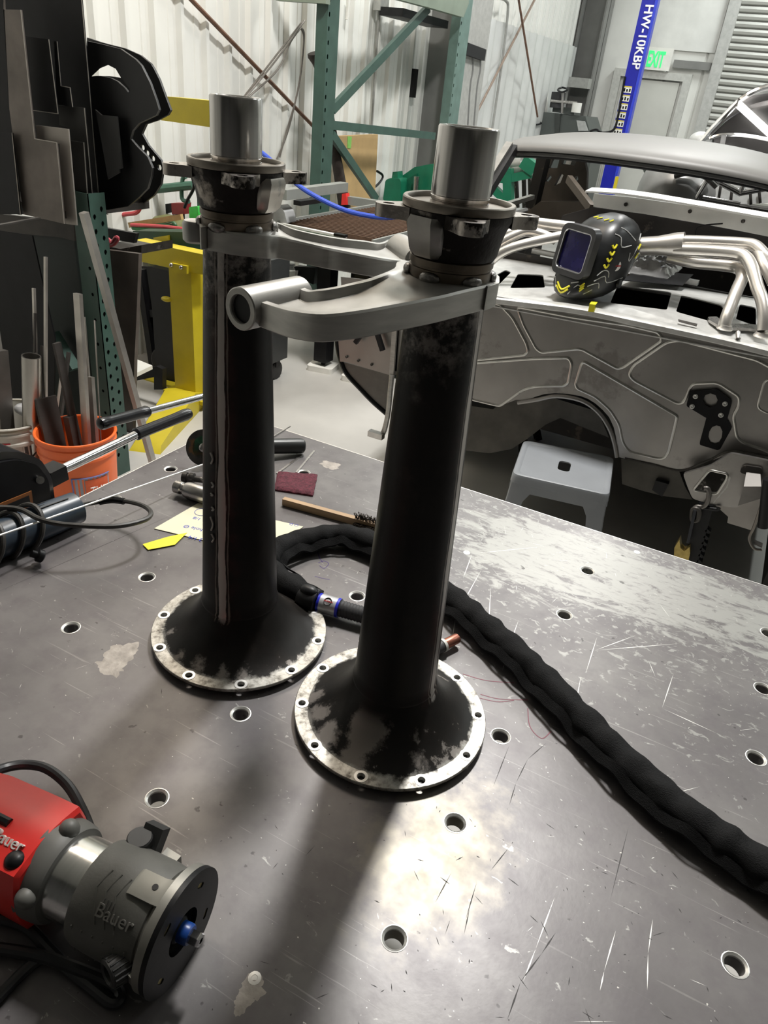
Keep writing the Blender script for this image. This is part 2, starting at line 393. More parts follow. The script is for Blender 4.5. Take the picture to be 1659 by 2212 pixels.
# ================================================================ the setting
struct('floor', FLOORM, boxm, (-3.5, -4, -.05), (6, 12.2, 0))
struct('ceiling', M('white_ceiling', (.6, .6, .58), .6), boxm, (-3.5, -4, 5.2), (6, 12.2, 5.3))
struct('wall_front', M('dark_end_wall', (.07, .07, .07), .7), boxm, (-3.5, -4.1, 0), (6, -4, 5.3))  # unlit end of the shop put into the dark wall colour
struct('wall_right', M('shaded_side_wall', (.22, .22, .21), .7), boxm, (6, -4.1, 0), (6.1, 12.2, 5.3))  # colour darkened to stand for the lack of light on this side
wl = struct('wall_left', WHITEWALL, boxm, (-3.5, -4, 0), (-3.34, 12.2, 5.3))
def wall_panel(bm, y0):
    """ribbed steel sheet, 0.84 m of cover, a rib every 0.21 m"""
    prof = []
    for k in range(4):
        y = y0 + .21 * k
        prof += [(y, -3.335), (y + .085, -3.335), (y + .09, -3.331), (y + .13, -3.331), (y + .135, -3.335), (y + .15, -3.335), (y + .165, -3.305), (y + .19, -3.305), (y + .205, -3.335)]
    prof.append((y0 + .836, -3.335))
    loft(bm, [[(x, y, z) for y, x in prof] for z in (0, 5.2)], False, False)
p0 = part('wall_panel', WHITEWALL, wl, wall_panel, -3.96)
for k in range(1, 19): inst(p0, wl, (0, .84 * k, 0))
# stronger corrugated sheet standing in front of the far part of that wall
def corrugated(bm):
    ya, yb, zt = 7.75, 11.6, 2.27; n = 160
    pts = [(ya + (yb - ya) * i / n, -3.25 + .022 * math.sin(2 * PI * i / n * 14)) for i in range(n + 1)]
    loft(bm, [[(x, y, z) for y, x in pts] for z in (0, zt)], False, False)
part('corrugated_wainscot', M('galvanised_sheet', (.66, .67, .65), .45, .3, .06, 5), wl, corrugated)
wb = struct('wall_back', WHITEWALL, boxm, (-3.5, 12.06, 0), (6, 12.2, 5.3))
def back_panel(bm):
    prof = [(0, 12.055), (.02, 12.03), (.45, 12.03), (.47, 12.055)]
    loft(bm, [[(x - 3.5, y, z) for x, y in prof] for z in (0, 5.2)], False, False)
bp = part('wall_panel', WHITEWALL, wb, back_panel)
for k in range(1, 20): inst(bp, wb, (.475 * k, 0, 0))
# steel columns of the frame
t1 = struct('trim_1', GREYPAINT, many(boxm, [((-3.34, 7.06, 0), (-3.0, 7.075, 5.2)), ((-3.34, 7.55, 0), (-3.0, 7.565, 5.2)), ((-3.16, 7.07, 0), (-3.14, 7.56, 5.2))]))
part('flange', M('pale_grey_paint', (.36, .36, .34), .5), t1, boxm, (-3.0, 7.0, 0), (-2.985, 7.62, 5.2))
t2 = struct('trim_2', GREYPAINT, many(boxm, [((-3.3, 11.62, 0), (-3.28, 11.98, 5.2)), ((-2.98, 11.62, 0), (-2.96, 11.98, 5.2)), ((-3.3, 11.78, 0), (-2.96, 11.8, 5.2))]))
part('splice_bracket', M('pale_grey_paint', (.36, .36, .34), .5), t2, boxm, (-3.42, 11.45, 1.80), (-2.96, 11.62, 1.92))
# exit door with its frame
d1 = struct('door_1', DOORGREY, boxm, (-2.62, 11.98, .01), (-1.86, 12.02, 1.98))
part('door_frame', M('door_frame_grey', (.5, .5, .47), .45), d1, many(boxm, [((-2.76, 11.95, 0), (-2.66, 12.05, 2.0)), ((-1.82, 11.95, 0), (-1.72, 12.05, 2.0)), ((-2.76, 11.95, 2.0), (-1.72, 12.05, 2.09))]))
part('closer_rail', GREYPAINT, d1, boxm, (-2.0, 11.95, 2.15), (-1.52, 12.0, 2.24))
# roll-up door made of slats
rd = struct('door_2', DOORGREY, boxm, (-1.36, 12.0, 0), (3.2, 12.03, 4.2))
part('guide_rail', M('guide_grey', (.42, .42, .40), .45), rd, boxm, (-1.5, 11.9, 0), (-1.36, 12.03, 4.3))
def slat(bm): loft(bm, [[(x, 11.995, 0), (x, 11.965, .012), (x, 11.955, .04), (x, 11.965, .066), (x, 11.995, .076)] for x in (-1.36, 3.2)], False, False)
s0 = part('slat', M('slat_grey', (.42, .42, .39), .42, .2, .05, 6), rd, slat)
for k in range(1, 52): inst(s0, rd, (0, 0, .08 * k))
t3 = struct('trim_3', M('insulation_sheet', (.7, .7, .67), .25, 0, .08, 4, .5, 3), boxm, (-2.5, 12.0, 2.35), (-1.52, 12.03, 5.2))
# lit exit sign over the door
es = thing('exit_sign', 'small white exit sign with green letters above the grey door', 'exit sign', (-2.19, 11.93, 2.10))
part('sign_body', WHITE, es, boxm, (-2.36, 11.90, 2.10), (-2.03, 11.95, 2.36))
part('lettering', M('exit_green_light', (.05, .7, .2), .5, emit=((.03, .75, .2), 1.3)), es, gtext, 'EXIT', .25, (-2.345, 11.897, 2.14), (1, 0, 0), (0, 0, 1), .004, .44, .03)

# ---------------------------------------------------------------- fixed things on the left wall
def wallrod(bm, a, b, r): cyl(bm, a, b, r, n=8)
solo('brace_rod', 'long brown rod slanting down behind the shaft of the rear axle tube', 'rod', BROWNROD, wallrod, (-3.275,3.6999,1.9678), (-3.275,5.2654,1.2181), .013)
solo('brace_rod', 'pale brown rod crossing in front of the far wall, leaning to the hanging tubes', 'rod', M('pale_rod', (.26, .2, .16), .5, .3), wallrod, (-3.17,9.4466,2.6845), (-3.17,7.9902,1.3878), .013)
solo('brace_rod', 'thin dark brown rod coming down onto the grey machine', 'rod', BROWNROD, wallrod, (-3.1,8.4216,2.5958), (-3.1,9.9018,1.4303), .012)
sh = thing('wall_shelf', 'short black steel shelf fixed high on the white ribbed wall', 'shelf', (-3.2, 6.3, 2.0))
part('shelf_plate', BLACKMETAL, sh, bar, (-3.15,5.9439,2.0859), (-3.15,6.804,2.0875), .2, .055)
cj = thing('electrical_conduit', 'grey conduit with a junction box running down the ribbed wall', 'conduit', (-3.28, 5.7, 1.2))
part('pipe', M('conduit_grey', (.4, .4, .38), .4, .5), cj, tube, [(-3.28,5.9902,2.1287), (-3.28,5.9917,1.7944), (-3.28,6.0091,1.3046), (-3.28,5.9871,1.2015)], .011, 8)
part('junction_box', M('conduit_grey', (.4, .4, .38), .4, .5), cj, box, (-3.27,5.9982,2.1477), (.06, .14, .12))
solo('electrical_conduit', 'thin grey conduit bending at the top on the far wall behind the rods', 'conduit', M('conduit_grey', (.4, .4, .38), .4, .5), tube, [(-3.2,8.2525,2.4396), (-3.2,8.4964,2.4409), (-3.2,8.595,2.3616), (-3.2,8.6454,1.937), (-3.2,8.6521,1.278)], .014, 8)
hang = thing('tube_hanger', 'black wall bracket with two grey tubes hanging from it', 'wall bracket', (-3.0, 8.3, 1.2))
part('bracket', BLACKMETAL, hang, bar, (-3,7.0273,1.9395), (-3,7.4823,1.9219), .12, .09)
part('arm', BLACKMETAL, hang, tube, [(-3.1,7.3098,1.9681), (-3.1,7.3335,2.1051), (-3.1,7.2539,2.084)], .02, 8)
part('hook', BLACKMETAL, hang, tube, [(-3,7.4139,1.9173), (-3,7.577,1.9506)], .02, 8)
for q in ([(-3,7.2751,1.8934), (-3,7.3269,1.7948), (-3,7.3188,1.646), (-3,7.3911,1.3195)], [(-3,7.4656,1.9061), (-3,7.5095,1.8049), (-3,7.4914,1.6526), (-3,7.5465,1.3198)]):
    part('hanging_tube', M('dark_grey_tube', (.16, .16, .155), .5), hang, tube, q, .024, 8)
solo('pull_handle', 'small black slot handle on the white wall left of the grey column', 'handle', BLACKMETAL, box, (-3.29,6.7463,1.6348), (.03, .07, .22))
tr = thing('filler_rod_bundle', 'bundle of thin grey rods and looped wire leaning on the white wall', 'wire bundle', (-3.05, 4.2, 1.0))
wires = [[(-3.2,4.1934,1.4635), (-3.2,4.4909,1.6787), (-3.2,4.8053,1.906)], [(-3.18,4.1764,1.4598), (-3.18,4.4931,1.6753), (-3.18,4.807,1.9174)],
         [(-3.2,4.2214,1.4543), (-3.2,4.5434,1.6259), (-3.2,4.6829,1.7887), (-3.2,4.7964,1.8747)],
         [(-3.2,4.7964,1.8747), (-3.2,4.8372,1.8399), (-3.2,4.8207,1.668), (-3.2,4.7652,1.4757), (-3.2,4.6651,1.251), (-3.2,4.5344,1.082)],
         [(-3.19,4.7871,1.8694), (-3.19,4.8192,1.8002), (-3.19,4.775,1.5317), (-3.19,4.634,1.2522), (-3.19,4.5682,1.111)]]
for q in wires: part('rod', M('wire_grey', (.22, .2, .18), .4, .7), tr, tube, q, .006, 6)
solo('conduit_drop', 'short white cable end hanging at the top of the ribbed wall', 'cable', WHITE, tube, [(-3.28,5.5122,2.1172), (-3.28,5.5149,2.0483), (-3.28,5.5099,1.9862)], .012, 8)

# ================================================================ welding table
TB = thing('welding_table', 'large scratched steel welding table drilled with rows of holes', 'table', (0, 0, 0))
TX0, TX1, TY0, TY1 = -1.008, 1.05, -.28, 1.309
holes = []
for c in range(-2, 4):
    for r in range(0, 10):
        x, y = -.1211 + .30455 * c, 1.1553 - .15246 * r
        if TX0 + .03 < x < TX1 - .03 and TY0 + .03 < y: holes.append((x, y))
for r in range(0, 10):
    y = 1.1553 - .15246 * r
    if y > TY0 + .03: holes.append((-.953, y - .003))
HR = .0105
TABLE = table_material()
def top(bm):
    c = .0025
    prism(bm, [(TX0 + c, TY0), (TX1, TY0), (TX1, TY1 - c), (TX0 + c, TY1 - c)], .8985, .9, 'z', [circ(h, HR + .0022, 20) for h in holes])
    prism(bm, [(TX0, TY0), (TX1, TY0), (TX1, TY1), (TX0, TY1)], .881, .8985, 'z', [circ(h, HR, 20) for h in holes])
part('table_top', TABLE, TB, top)
BARE = M('bare_worn_steel', (.7, .69, .66), .35, .8, .15, 60)
def rimring(bm, x, y): lathe(bm, [(HR + .0032, .90035), (HR + .0022, .9005), (HR - .0003, .8987), (HR - .0003, .8965)], (x, y, 0), (x, y, 1), 20, False)
r0 = part('hole_rim', BARE, TB, rimring, *holes[0])
for h in holes[1:]: inst(r0, TB, (h[0] - holes[0][0], h[1] - holes[0][1], 0))
part('worn_edge', BARE, TB, many(loft, [([[(TX0 - .0005, y, .8975), (TX0 + .003, y, .9004), (TX0 + .0045, y, .9002)] for y in (TY0, TY1)], False, False),
     ([[(x, TY1 + .0005, .8975), (x, TY1 - .003, .9004), (x, TY1 - .0042, .9002)] for x in (TX0, TX1)], False, False)]))
part('frame', DARKSTEEL, TB, many(boxm, [((-.96, 1.2, .78), (1.0, 1.26, .881)), ((-.96, -.2, .78), (1.0, -.14, .881)), ((-.96, -.14, .78), (-.9, 1.2, .881)), ((.94, -.14, .78), (1.0, 1.2, .881)), ((-.35, -.14, .78), (-.3, 1.2, .84))]))
for x, y in ((-.93, 1.23), (.97, 1.23), (-.93, -.17), (.97, -.17)):
    part('leg', DARKSTEEL, TB, boxm, (x - .05, y - .05, 0), (x + .05, y + .05, .78))
# screws sunk flush in the top
for x, y in ([(-0.3259,1.0776),(-0.2158,0.2938),(-0.056,1.2753)]):
    part('flush_screw', BARE, TB, lathe, [(.006, 0), (.0062, .0004), (.003, .0006), (.0028, .0002)], (x, y, .9), (x, y, 1), 14)
# long scratches, knife lines and spatter: thin marks lying on the top
def marks(bm, segs):
    for a, b, wd in segs:
        a, b = Vector(a), Vector(b); d = (b - a)
        if d.length < 1e-6: continue
        n_ = Vector((-d.y, d.x, 0)).normalized() * wd / 2; z = Vector((0, 0, .90012)); m_ = (a + b) / 2
        vs = [bm.verts.new(Vector((p.x, p.y, 0)) + z) for p in (a, m_ + n_, b, m_ - n_)]
        bm.faces.new(vs)
light, dark = [], []
def ontop(p): return TX0 + .01 < p.x < TX1 and TY0 < p.y < TY1 - .01 and min((p.x - h[0]) ** 2 + (p.y - h[1]) ** 2 for h in holes) > .0003
rnd = random.Random(5)
for k in range(420):
    worn = k < 320
    p = Vector((rnd.uniform(-.5, .9), 1.28 - abs(rnd.gauss(0, .2)), 0)) if worn else Vector((rnd.uniform(-1, .6), rnd.uniform(-.1, 1.28), 0))
    a = rnd.choice((.3, .5, 1.3, 1.8, 2.4, -.2)) + rnd.gauss(0, .3); L = rnd.choice((.002, .003, .004, .006, .008, .012, .03)) * rnd.uniform(.6, 1.4)
    q = p + Vector((math.cos(a), math.sin(a), 0)) * L
    if ontop(p) and ontop(q): light.append((p, q, rnd.uniform(.0003, .0009)))
for k in range(420):     # grinding sparks: small light specks
    p = Vector((rnd.uniform(-1, .7), rnd.uniform(0, 1.28), 0)); s = rnd.uniform(.0005, .0013)
    q = p + Vector((s, s * rnd.uniform(-1, 1), 0))
    if ontop(p) and ontop(q): light.append((p, q, s * .9))
for k in range(330):     # dark chips and short cuts
    p = Vector((rnd.gauss(0, .2), rnd.uniform(.1, .62), 0)); a = rnd.choice((.9, 2.2, -.4)) + rnd.gauss(0, .4); L = rnd.choice((.0015, .002, .003, .006, .012)) * rnd.uniform(.6, 1.5)
    q = p + Vector((math.cos(a), math.sin(a), 0)) * L
    if ontop(p) and ontop(q): dark.append((p, q, rnd.uniform(.0006, .0013)))
for a, b in zip([(-0.0608,0.9785,0.9),(-0.0594,0.8734,0.9),(-0.0069,1.0194,0.9),(-0.0557,0.9427,0.9),(0.0602,0.9591,0.9),(0.0574,0.8735,0.9),(0.0051,0.5187,0.9),(0.0041,0.456,0.9),(0.0703,0.5171,0.9),(0.0692,0.4705,0.9),(0.1017,0.5501,0.9),(0.1041,0.5107,0.9),(-0.2836,1.0437,0.9),(-0.27,0.8969,0.9),(-0.25,1.0011,0.9),(-0.2134,0.8944,0.9),(-0.2091,1.1891,0.9),(-0.3163,1.0808,0.9),(-0.1807,0.9444,0.9),(-0.17,0.8592,0.9)],
                [(-0.0548,0.8823,0.9),(-0.0484,0.7939,0.9),(-0.0557,0.9427,0.9),(0.0586,1.0398,0.9),(0.0574,0.8735,0.9),(0.133,0.8671,0.9),(0.0041,0.456,0.9),(0.0031,0.4204,0.9),(0.0692,0.4705,0.9),(0.0699,0.4505,0.9),(0.1041,0.5107,0.9),(0.1099,0.4742,0.9),(-0.27,0.8969,0.9),(-0.2494,0.8305,0.9),(-0.2134,0.8944,0.9),(-0.2104,0.8804,0.9),(-0.3163,1.0808,0.9),(-0.3001,0.9981,0.9),(-0.17,0.8592,0.9),(-0.162,0.8166,0.9)]): light.append((a, b, .0014))
for a, b in zip([(-0.8858,0.5188,0.9),(-0.8241,0.8911,0.9)], [(-0.8241,0.8911,0.9),(-0.8093,1.0443,0.9)]): dark.append((a, b, .0014))
pl = [(0.0011,0.3802,0.9),(0.0011,0.4193,0.9),(0.0107,0.4548,0.9),(0.0168,0.4822,0.9)]
for a, b in zip(pl, pl[1:]): dark.append((a, b, .0016))
pl = [(-0.0656,0.7199,0.9),(-0.0781,0.6807,0.9),(-0.079,0.6382,0.9),(-0.0751,0.6016,0.9)]
for a, b in zip(pl, pl[1:]): dark.append((a, b, .0013))
for a, b in zip([(-0.1061,0.6893,0.9),(0.0562,0.6504,0.9),(-0.0726,0.4912,0.9),(-0.0645,0.5116,0.9),(-0.0685,0.4613,0.9),(-0.1015,0.447,0.9)], [(-0.1011,0.6162,0.9),(0.0578,0.5467,0.9),(-0.0671,0.4453,0.9),(-0.0565,0.5491,0.9),(-0.0629,0.4316,0.9),(-0.1003,0.4866,0.9)]): dark.append((a, b, .0012))
part('scratch_marks', M('bare_scratch', (.62, .61, .58), .45, .5, .1, 50), TB, marks, light, kind='stuff')
part('dark_marks', M('black_scratch', (.035, .03, .03), .6, 0, .2, 50), TB, marks, dark, kind='stuff')
def blob(bm, cx, cy, r, sx=1., seed=1):
    g = random.Random(seed); pts = []
    for i in range(40):
        t = 2 * PI * i / 40; q = r * (.72 + .28 * noise.noise(Vector((math.cos(t) * 1.7 + seed, math.sin(t) * 1.7, seed)))+ g.uniform(-.1, .1))
        pts.append((cx + q * math.cos(t) * sx, cy + q * math.sin(t)))
    c = bm.verts.new((cx, cy, .9003)); vs = [bm.verts.new((x, y, .9001)) for x, y in pts]
    for i in range(40): bm.faces.new((c, vs[i], vs[(i + 1) % 40]))
# dried pale smears on the top
SMEAR = M('dried_smear', (.33, .30, .27), .5, .3, .3, 60, .2, 200)
for (x, y), r, sx, sd in zip([(-0.6299,0.5428),(-0.6242,0.5186),(-0.2135,0.2872),(-0.2124,0.2721),(-0.7029,1.2197)], (.036, .022, .016, .014, .022), (.8, 1.3, 1, .8, 1.5), range(5)):
    part('smear', SMEAR, TB, blob, x, y, r, sx, sd)
# pen marks: red arcs by the front axle tube, purple scribble inside the hose loop
def pen(bm, P, wd): 
    P = catmull(P, 8); marks(bm, [(a, b, wd) for a, b in zip(P, P[1:])]); 
def ribbon(bm, P, wd, z=.9002):
    P = catmull(P, 8); r = []
    for i, p in enumerate(P):
        d = P[min(i + 1, len(P) - 1)] - P[max(i - 1, 0)]; n_ = Vector((-d.y, d.x, 0)).normalized() * wd / 2
        r.append([bm.verts.new((p.x + n_.x, p.y + n_.y, z)), bm.verts.new((p.x - n_.x, p.y - n_.y, z))])
    for A, B in zip(r, r[1:]): bm.faces.new((A[0], A[1], B[1], B[0]))
PENR = M('red_marker', (.2, .03, .06), .5); PENP = M('purple_marker', (.05, .02, .15), .5)
for P in ([(-0.2086,0.7786,0.9),(-0.1752,0.785,0.9),(-0.1394,0.8032,0.9)], [(-0.1718,0.7545,0.9),(-0.1453,0.7613,0.9),(-0.1114,0.7816,0.9)], [(-0.1702,0.747,0.9),(-0.1462,0.7545,0.9),(-0.1278,0.7697,0.9)], [(-0.1063,0.7662,0.9),(-0.0928,0.7352,0.9),(-0.0733,0.7242,0.9),(-0.0662,0.7429,0.9)]):
    part('red_pen_line', PENR, TB, ribbon, P, .0014)
for P in ([(-0.5468,0.9209,0.9),(-0.5341,0.907,0.9),(-0.522,0.8984,0.9)], [(-0.5214,0.887,0.9),(-0.5106,0.8846,0.9),(-0.5114,0.9009,0.9),(-0.5223,0.9034,0.9),(-0.5271,0.893,0.9)], [(-0.5111,0.8563,0.9),(-0.495,0.8597,0.9),(-0.486,0.8629,0.9)]):
    part('purple_pen_line', PENP, TB, ribbon, P, .0013)

# ================================================================ the two axle tubes
ZA = .573
def housing(label, c, phase, seam, ear, worn, patches, Fp, Bp, boss, lug):
    R_ = thing('axle_tube', label, 'axle tube', (c[0], c[1], .9), 'axle tubes standing on the table')
    mat = housing_material('mill_scale_seamed_%d' % (len(MATS) + int(phase)), seam, worn, [(p[0] - c[0], p[1] - c[1], r) for p, r in patches])
    o = Vector((c[0], c[1], .9))
    def L_(bm, prof, n=64, caps=False): lathe(bm, prof, o, o + Vector((0, 0, 1)), n, caps)
    part('pilot_ring', BLACK, R_, L_, [(.113, .0006), (.116, .003), (.116, .0085), (.1, .0085)])
    bolts = [(c[0] + .1165 * math.cos(math.radians(phase + 36 * k)), c[1] + .1165 * math.sin(math.radians(phase + 36 * k))) for k in range(10)]
    def fl(bm):
        prism(bm, circ(c, .1252, 96), .9085, .9135, 'z', [circ(c, .101, 60)] + [circ(b, .0048, 14) for b in bolts])
        L_(bm, [(.1252, .0085), (.126, .0095), (.126, .0125), (.1252, .0135)], 96)
    part('flange', mat, R_, fl)
    for b in bolts:
        part('bolt_seat', BARE, R_, lathe, [(.0088, .0134), (.0086, .0141), (.0052, .0141), (.0047, .0125), (.0046, .006)], (b[0], b[1], .9), (b[0], b[1], 1), 18, False)
    part('bell_cone', mat, R_, L_, [(.109, .0134), (.104, .0155), (.096, .0195), (.086, .0265), (.077, .0345), (.069, .0435), (.062, .0535), (.0575, .0615), (.0545, .067), (.0525, .071), (.05, .071)])
    part('tube', mat, R_, L_, [(.051, .0695), (.0538, .0705), (.0538, .074), (.0524, .076), (.0518, .09), (.0485, .18), (.0452, .28), (.042, .38), (.0388, .48), (.0367, .545), (.0362, .58)])
    # ---- flat curved arm with a rimmed pocket
    N = len(Fp); secs = []
    for i, (a, b) in enumerate(zip(Fp, Bp)):
        a, b = Vector(a), Vector(b); b.z = a.z; t = i / (N - 1); w_ = (b - a).length; e = (b - a).normalized()
        th = .023 - .002 * t; dep = .0065 * min(1, max(0, (t - .22) / .2)) * min(1, max(0, (1.02 - t) / .18)); r_ = min(.009, w_ * .22)
        top_ = [(0, -.002), (.0015, 0), (r_, 0), (r_ + .003, -dep), (w_ - r_ - .003, -dep), (w_ - r_, .002 * t), (w_ - .0015, .002 * t), (w_, -.002)]
        s_ = [Vector((*(a + e * q).to_2d(), a.z + h)) for q, h in top_]
        s_ += [Vector((*(a + e * q).to_2d(), a.z - th + h)) for q, h in ((w_, .001), (w_ - .001, 0), (.001, 0), (0, .001))]
        secs.append(s_)
    dense = []
    for j in range(len(secs[0])): dense.append(catmull([s_[j] for s_ in secs], 4))
    arm = part('suspension_arm', BRUSHED, R_, loft, [[d[i] for d in dense] for i in range(len(dense[0]))], angle=30)
    a, b = Vector(boss[0]), Vector(boss[1]); n_ = (b - a).normalized(); Lb = (b - a).length
    part('bushing_eye', BRUSHED, arm, lathe, [(.0122, .0012), (.0128, 0), (.0175, 0), (.0185, .001), (.0185, Lb - .001), (.0175, Lb), (.0128, Lb), (.0122, Lb - .001), (.0122, .0012)], a, b, 32, False)
    part('bore_lining', BLACKMETAL, arm, lathe, [(.0121, .004), (.0121, Lb - .004)], a, b, 28, True)
    part('clamp_lug', BRUSHED, R_, prism, roundpoly(lug[0], .004, 2), .9 + lug[1], .9 + lug[2], 'z', angle=40)
    # ---- collar, weld beads, knuckle casting
    part('collar', M('heat_tinted_collar', (.13, .105, .08), .38, .7, .35, 30), R_, L_, [(.0362, .57), (.0385, .5735), (.0385, .581), (.0372, .5815), (.0372, .5835), (.0388, .584), (.0388, .5895), (.036, .591)])
    for k in range(6):
        a = math.radians(ear + 22 + 60 * k); wv = Vector((math.cos(a), math.sin(a), 0)) * .0385
        ball_ = bmesh.new(); ball(ball_, o + wv + Vector((0, 0, .575)), .0068, (.75, 1.5, .8), 12, 8, Matrix.Rotation(a, 3, 'Z'))
        obj('weld_bead', ball_, M('weld_metal', (.22, .21, .2), .32, .9, .3, 200, .3, 300), R_)
    kn = part('knuckle_casting', CASTDARK, R_, L_, [(.036, .590), (.0385, .591), (.0405, .5945), (.0415, .600), (.043, .608), (.0452, .616), (.0478, .622), (.0492, .625), (.0492, .630), (.046, .6305)])
    for k in range(4):
        a = math.radians(ear + 90 * k); u_, v_ = Vector((math.cos(a), math.sin(a))), Vector((-math.sin(a), math.cos(a)))
        def P2(s_, t_): q = Vector((c[0], c[1])) + u_ * s_ + v_ * t_; return (q.x, q.y)
        tip = [P2(.0625 + .0115 * math.cos(t), .0115 * math.sin(t)) for t in [PI / 2 - PI * i / 10 for i in range(11)]]
        ol = [P2(.046, .019), P2(.0525, .0145)] + tip + [P2(.0525, -.0145), P2(.046, -.019)]
        part('bolt_ear', CASTIRON, R_, prism, ol, 1.519, 1.530, 'z', [circ(P2(.0625, 0), .0052, 14)])
    a = math.radians(ear + (48 if c[0] < -.4 else -48)); u_, v_ = Vector((math.cos(a), math.sin(a), 0)), Vector((-math.sin(a), math.cos(a), 0))
    def blk(bm):
        loft(bm, [[o + u_ * r + v_ * s_ * wv + Vector((0, 0, h)) for s_, r in ((-1, .03), (-1, rr * .86), (-.7, rr), (.7, rr), (1, rr * .86), (1, .03))] for h, rr, wv in ((.592, .0425, .013), (.597, .0475, .0165), (.612, .0515, .0185), (.621, .053, .0185), (.626, .051, .017))])
    part('cast_boss', M('ground_casting', (.34, .325, .31), .33, .85, .3, 18, .1, 120, wear=((.5, .47, .43), 14, .5, .3, .95)), kn, blk)
    part('rim_ring', M('dull_machined_ring', (.2, .18, .155), .36, .9, .25, 30), R_, L_, [(.046, .6305), (.0497, .6306), (.0503, .632), (.0503, .637), (.0495, .638), (.0462, .638), (.0455, .637), (.0452, .6335), (.0255, .6335)])
    sh_ = part('spindle', TURNED, R_, L_, [(.0262, .633), (.0262, .6366), (.0255, .637), (.0255, .6378), (.0262, .6382), (.0262, .6405), (.0257, .641), (.0262, .6415), (.0262, .6935), (.0252, .695), (.0208, .695), (.0198, .694), (.0198, .66)])
    part('bore', BLACKMETAL, sh_, L_, [(.0197, .692), (.0197, .662), (.0001, .662)])
    return R_
# arm outlines, front edge and back edge, from the tube to the bushing
cR, cL = (-.260, .648), (-.521, .669)
FR = [(-.216, .648, 1.473)] + [(-0.227,0.6015,1.4726), (-0.2354,0.5716,1.4715), (-0.2521,0.5279,1.4697), (-0.2684,0.4971,1.4671), (-0.2889,0.4762,1.4637), (-0.315,0.4775,1.4597), (-0.3416,0.4906,1.4549), (-0.3747,0.5106,1.4493), (-0.4046,0.5339,1.443)]
BR = [(-.28, .692, 1.473)] + [(-0.3193,0.6647,1.4726), (-0.3104,0.6321,1.4715), (-0.3102,0.587,1.4697), (-0.3174,0.567,1.4671), (-0.3271,0.5522,1.4637), (-0.3395,0.5497,1.4597), (-0.3535,0.5569,1.4549), (-0.379,0.5825,1.4493), (-0.4088,0.6179,1.443)]
hr = housing('dark axle tube standing nearer the camera, its arm reaching back over the other tube', cR, -8, 0.0, -57, .64, (((-0.2591,0.5774,0.925), .026), ((-0.2592,0.5466,0.918), .02), ((-0.3316,0.5859,0.92), .016), ((-0.3048,0.5599,0.918), .018), ((-0.3541,0.6101,0.92), .012), ((-0.1874,0.5831,0.915), .010)), FR, BR,
        ((-0.39,0.5037,1.4415), (-0.3784,0.5789,1.4415)), ([(-0.2164,0.6329),(-0.2142,0.658),(-0.2237,0.6841),(-0.2353,0.6985),(-0.2418,0.6904)], .551, .5725))
FL = [(-.5295, .6305, 1.473), (-.5, .633, 1.473), (-.47, .648, 1.4725)] + [(-0.4675,0.6688,1.4697), (-0.4522,0.6811,1.4671), (-0.4248,0.6932,1.4637), (-0.4126,0.7116,1.4597), (-0.3901,0.7341,1.4549), (-0.3764,0.7643,1.4493), (-0.3709,0.8024,1.443)]
BL = [(-.54, .706, 1.473), (-.515, .711, 1.473), (-.495, .708, 1.473)] + [(-0.5167,0.7387,1.4697), (-0.4938,0.7353,1.4671), (-0.4705,0.7461,1.4637), (-0.4493,0.768,1.4597), (-0.436,0.8022,1.4549), (-0.4319,0.8331,1.4493), (-0.4509,0.8937,1.443)]
hl = housing('dark axle tube behind, with a grey ground seam stripe down its whole length', cL, -16, -1.40, -47, .68, (((-0.5142,0.5701,0.917), .010), ((-0.4802,0.5767,0.917), .011), ((-0.4531,0.5916,0.917), .010), ((-0.5516,0.5714,0.918), .009), ((-0.594,0.6,0.919), .008)), FL, BL,
        ((-0.3661,0.8117,1.4415), (-0.4196,0.8647,1.4415)), ([(-0.5301,0.6197),(-0.5303,0.633),(-0.5481,0.6568),(-0.5587,0.6596),(-0.5542,0.6468)], .552, .574))
part('clamp_boss', M('satin_steel', (.45, .44, .42), .4, .8, .1, 40), hl, lathe, [(.012, .5505), (.0145, .553), (.0145, .57), (.0125, .573)], (-0.5632,0.652,1.473)[:2] + (.9,), (-0.5632,0.652,1.473)[:2] + (1.9,), 24)
# chalk writing down the seam side
CH = M('chalk', (.5, .48, .45), .8)
def chalk(bm):
    for k, (z0, z1) in enumerate(((.30, .315), (.268, .275), (.256, .259), (.235, .24), (.205, .225), (.188, .2))):
        a = -1.72 + .03 * (k % 2); r0 = .0527 - .0325 * (z0 / 1.0) + .0033
        P = [Vector((cL[0] + r0 * math.cos(a + da), cL[1] + r0 * math.sin(a + da), .9 + z)) for da, z in ((0, z0), (.06, (z0 + z1) / 2), (-.02, z1))]
        tube(bm, P, .0012, 5)
part('chalk_marks', CH, hl, chalk)

# ================================================================ trim router lying in front
RT = thing('trim_router', 'red and grey trim router lying on the table by its black cords', 'router', (-.36, .262, .9))
ra, rb = Vector((-.276, .270, .9565)), Vector((-.60, .236, .9565))
rx, ry, rz_, _ = frame(ra, rb)          # rz_ runs from the base towards the cap
rb = ra + rz_ * 1.0
def sq(s): return s * .84 if s > .02 else s      # distances along the axis behind the base
def rt(name, mat, prof, n=40, par=None, **k): return part(name, mat, par or RT, lathe, [(r, sq(h)) for r, h in prof], ra, rb, n, **k)
def rp(s, ang, r): return ra + rz_ * sq(s) + (rx * math.cos(ang) + ry * math.sin(ang)) * r
fnr = lambda u, v, d: ra + rx * u + ry * v + rz_ * d
slots = [[(.040 * math.cos(a) + q[0], .040 * math.sin(a) + q[1]) for q in rrect((0, 0), .011, .005, .0024, 3, a + PI / 2)] for a in (.6, 2.6, 4.2, 5.5)]
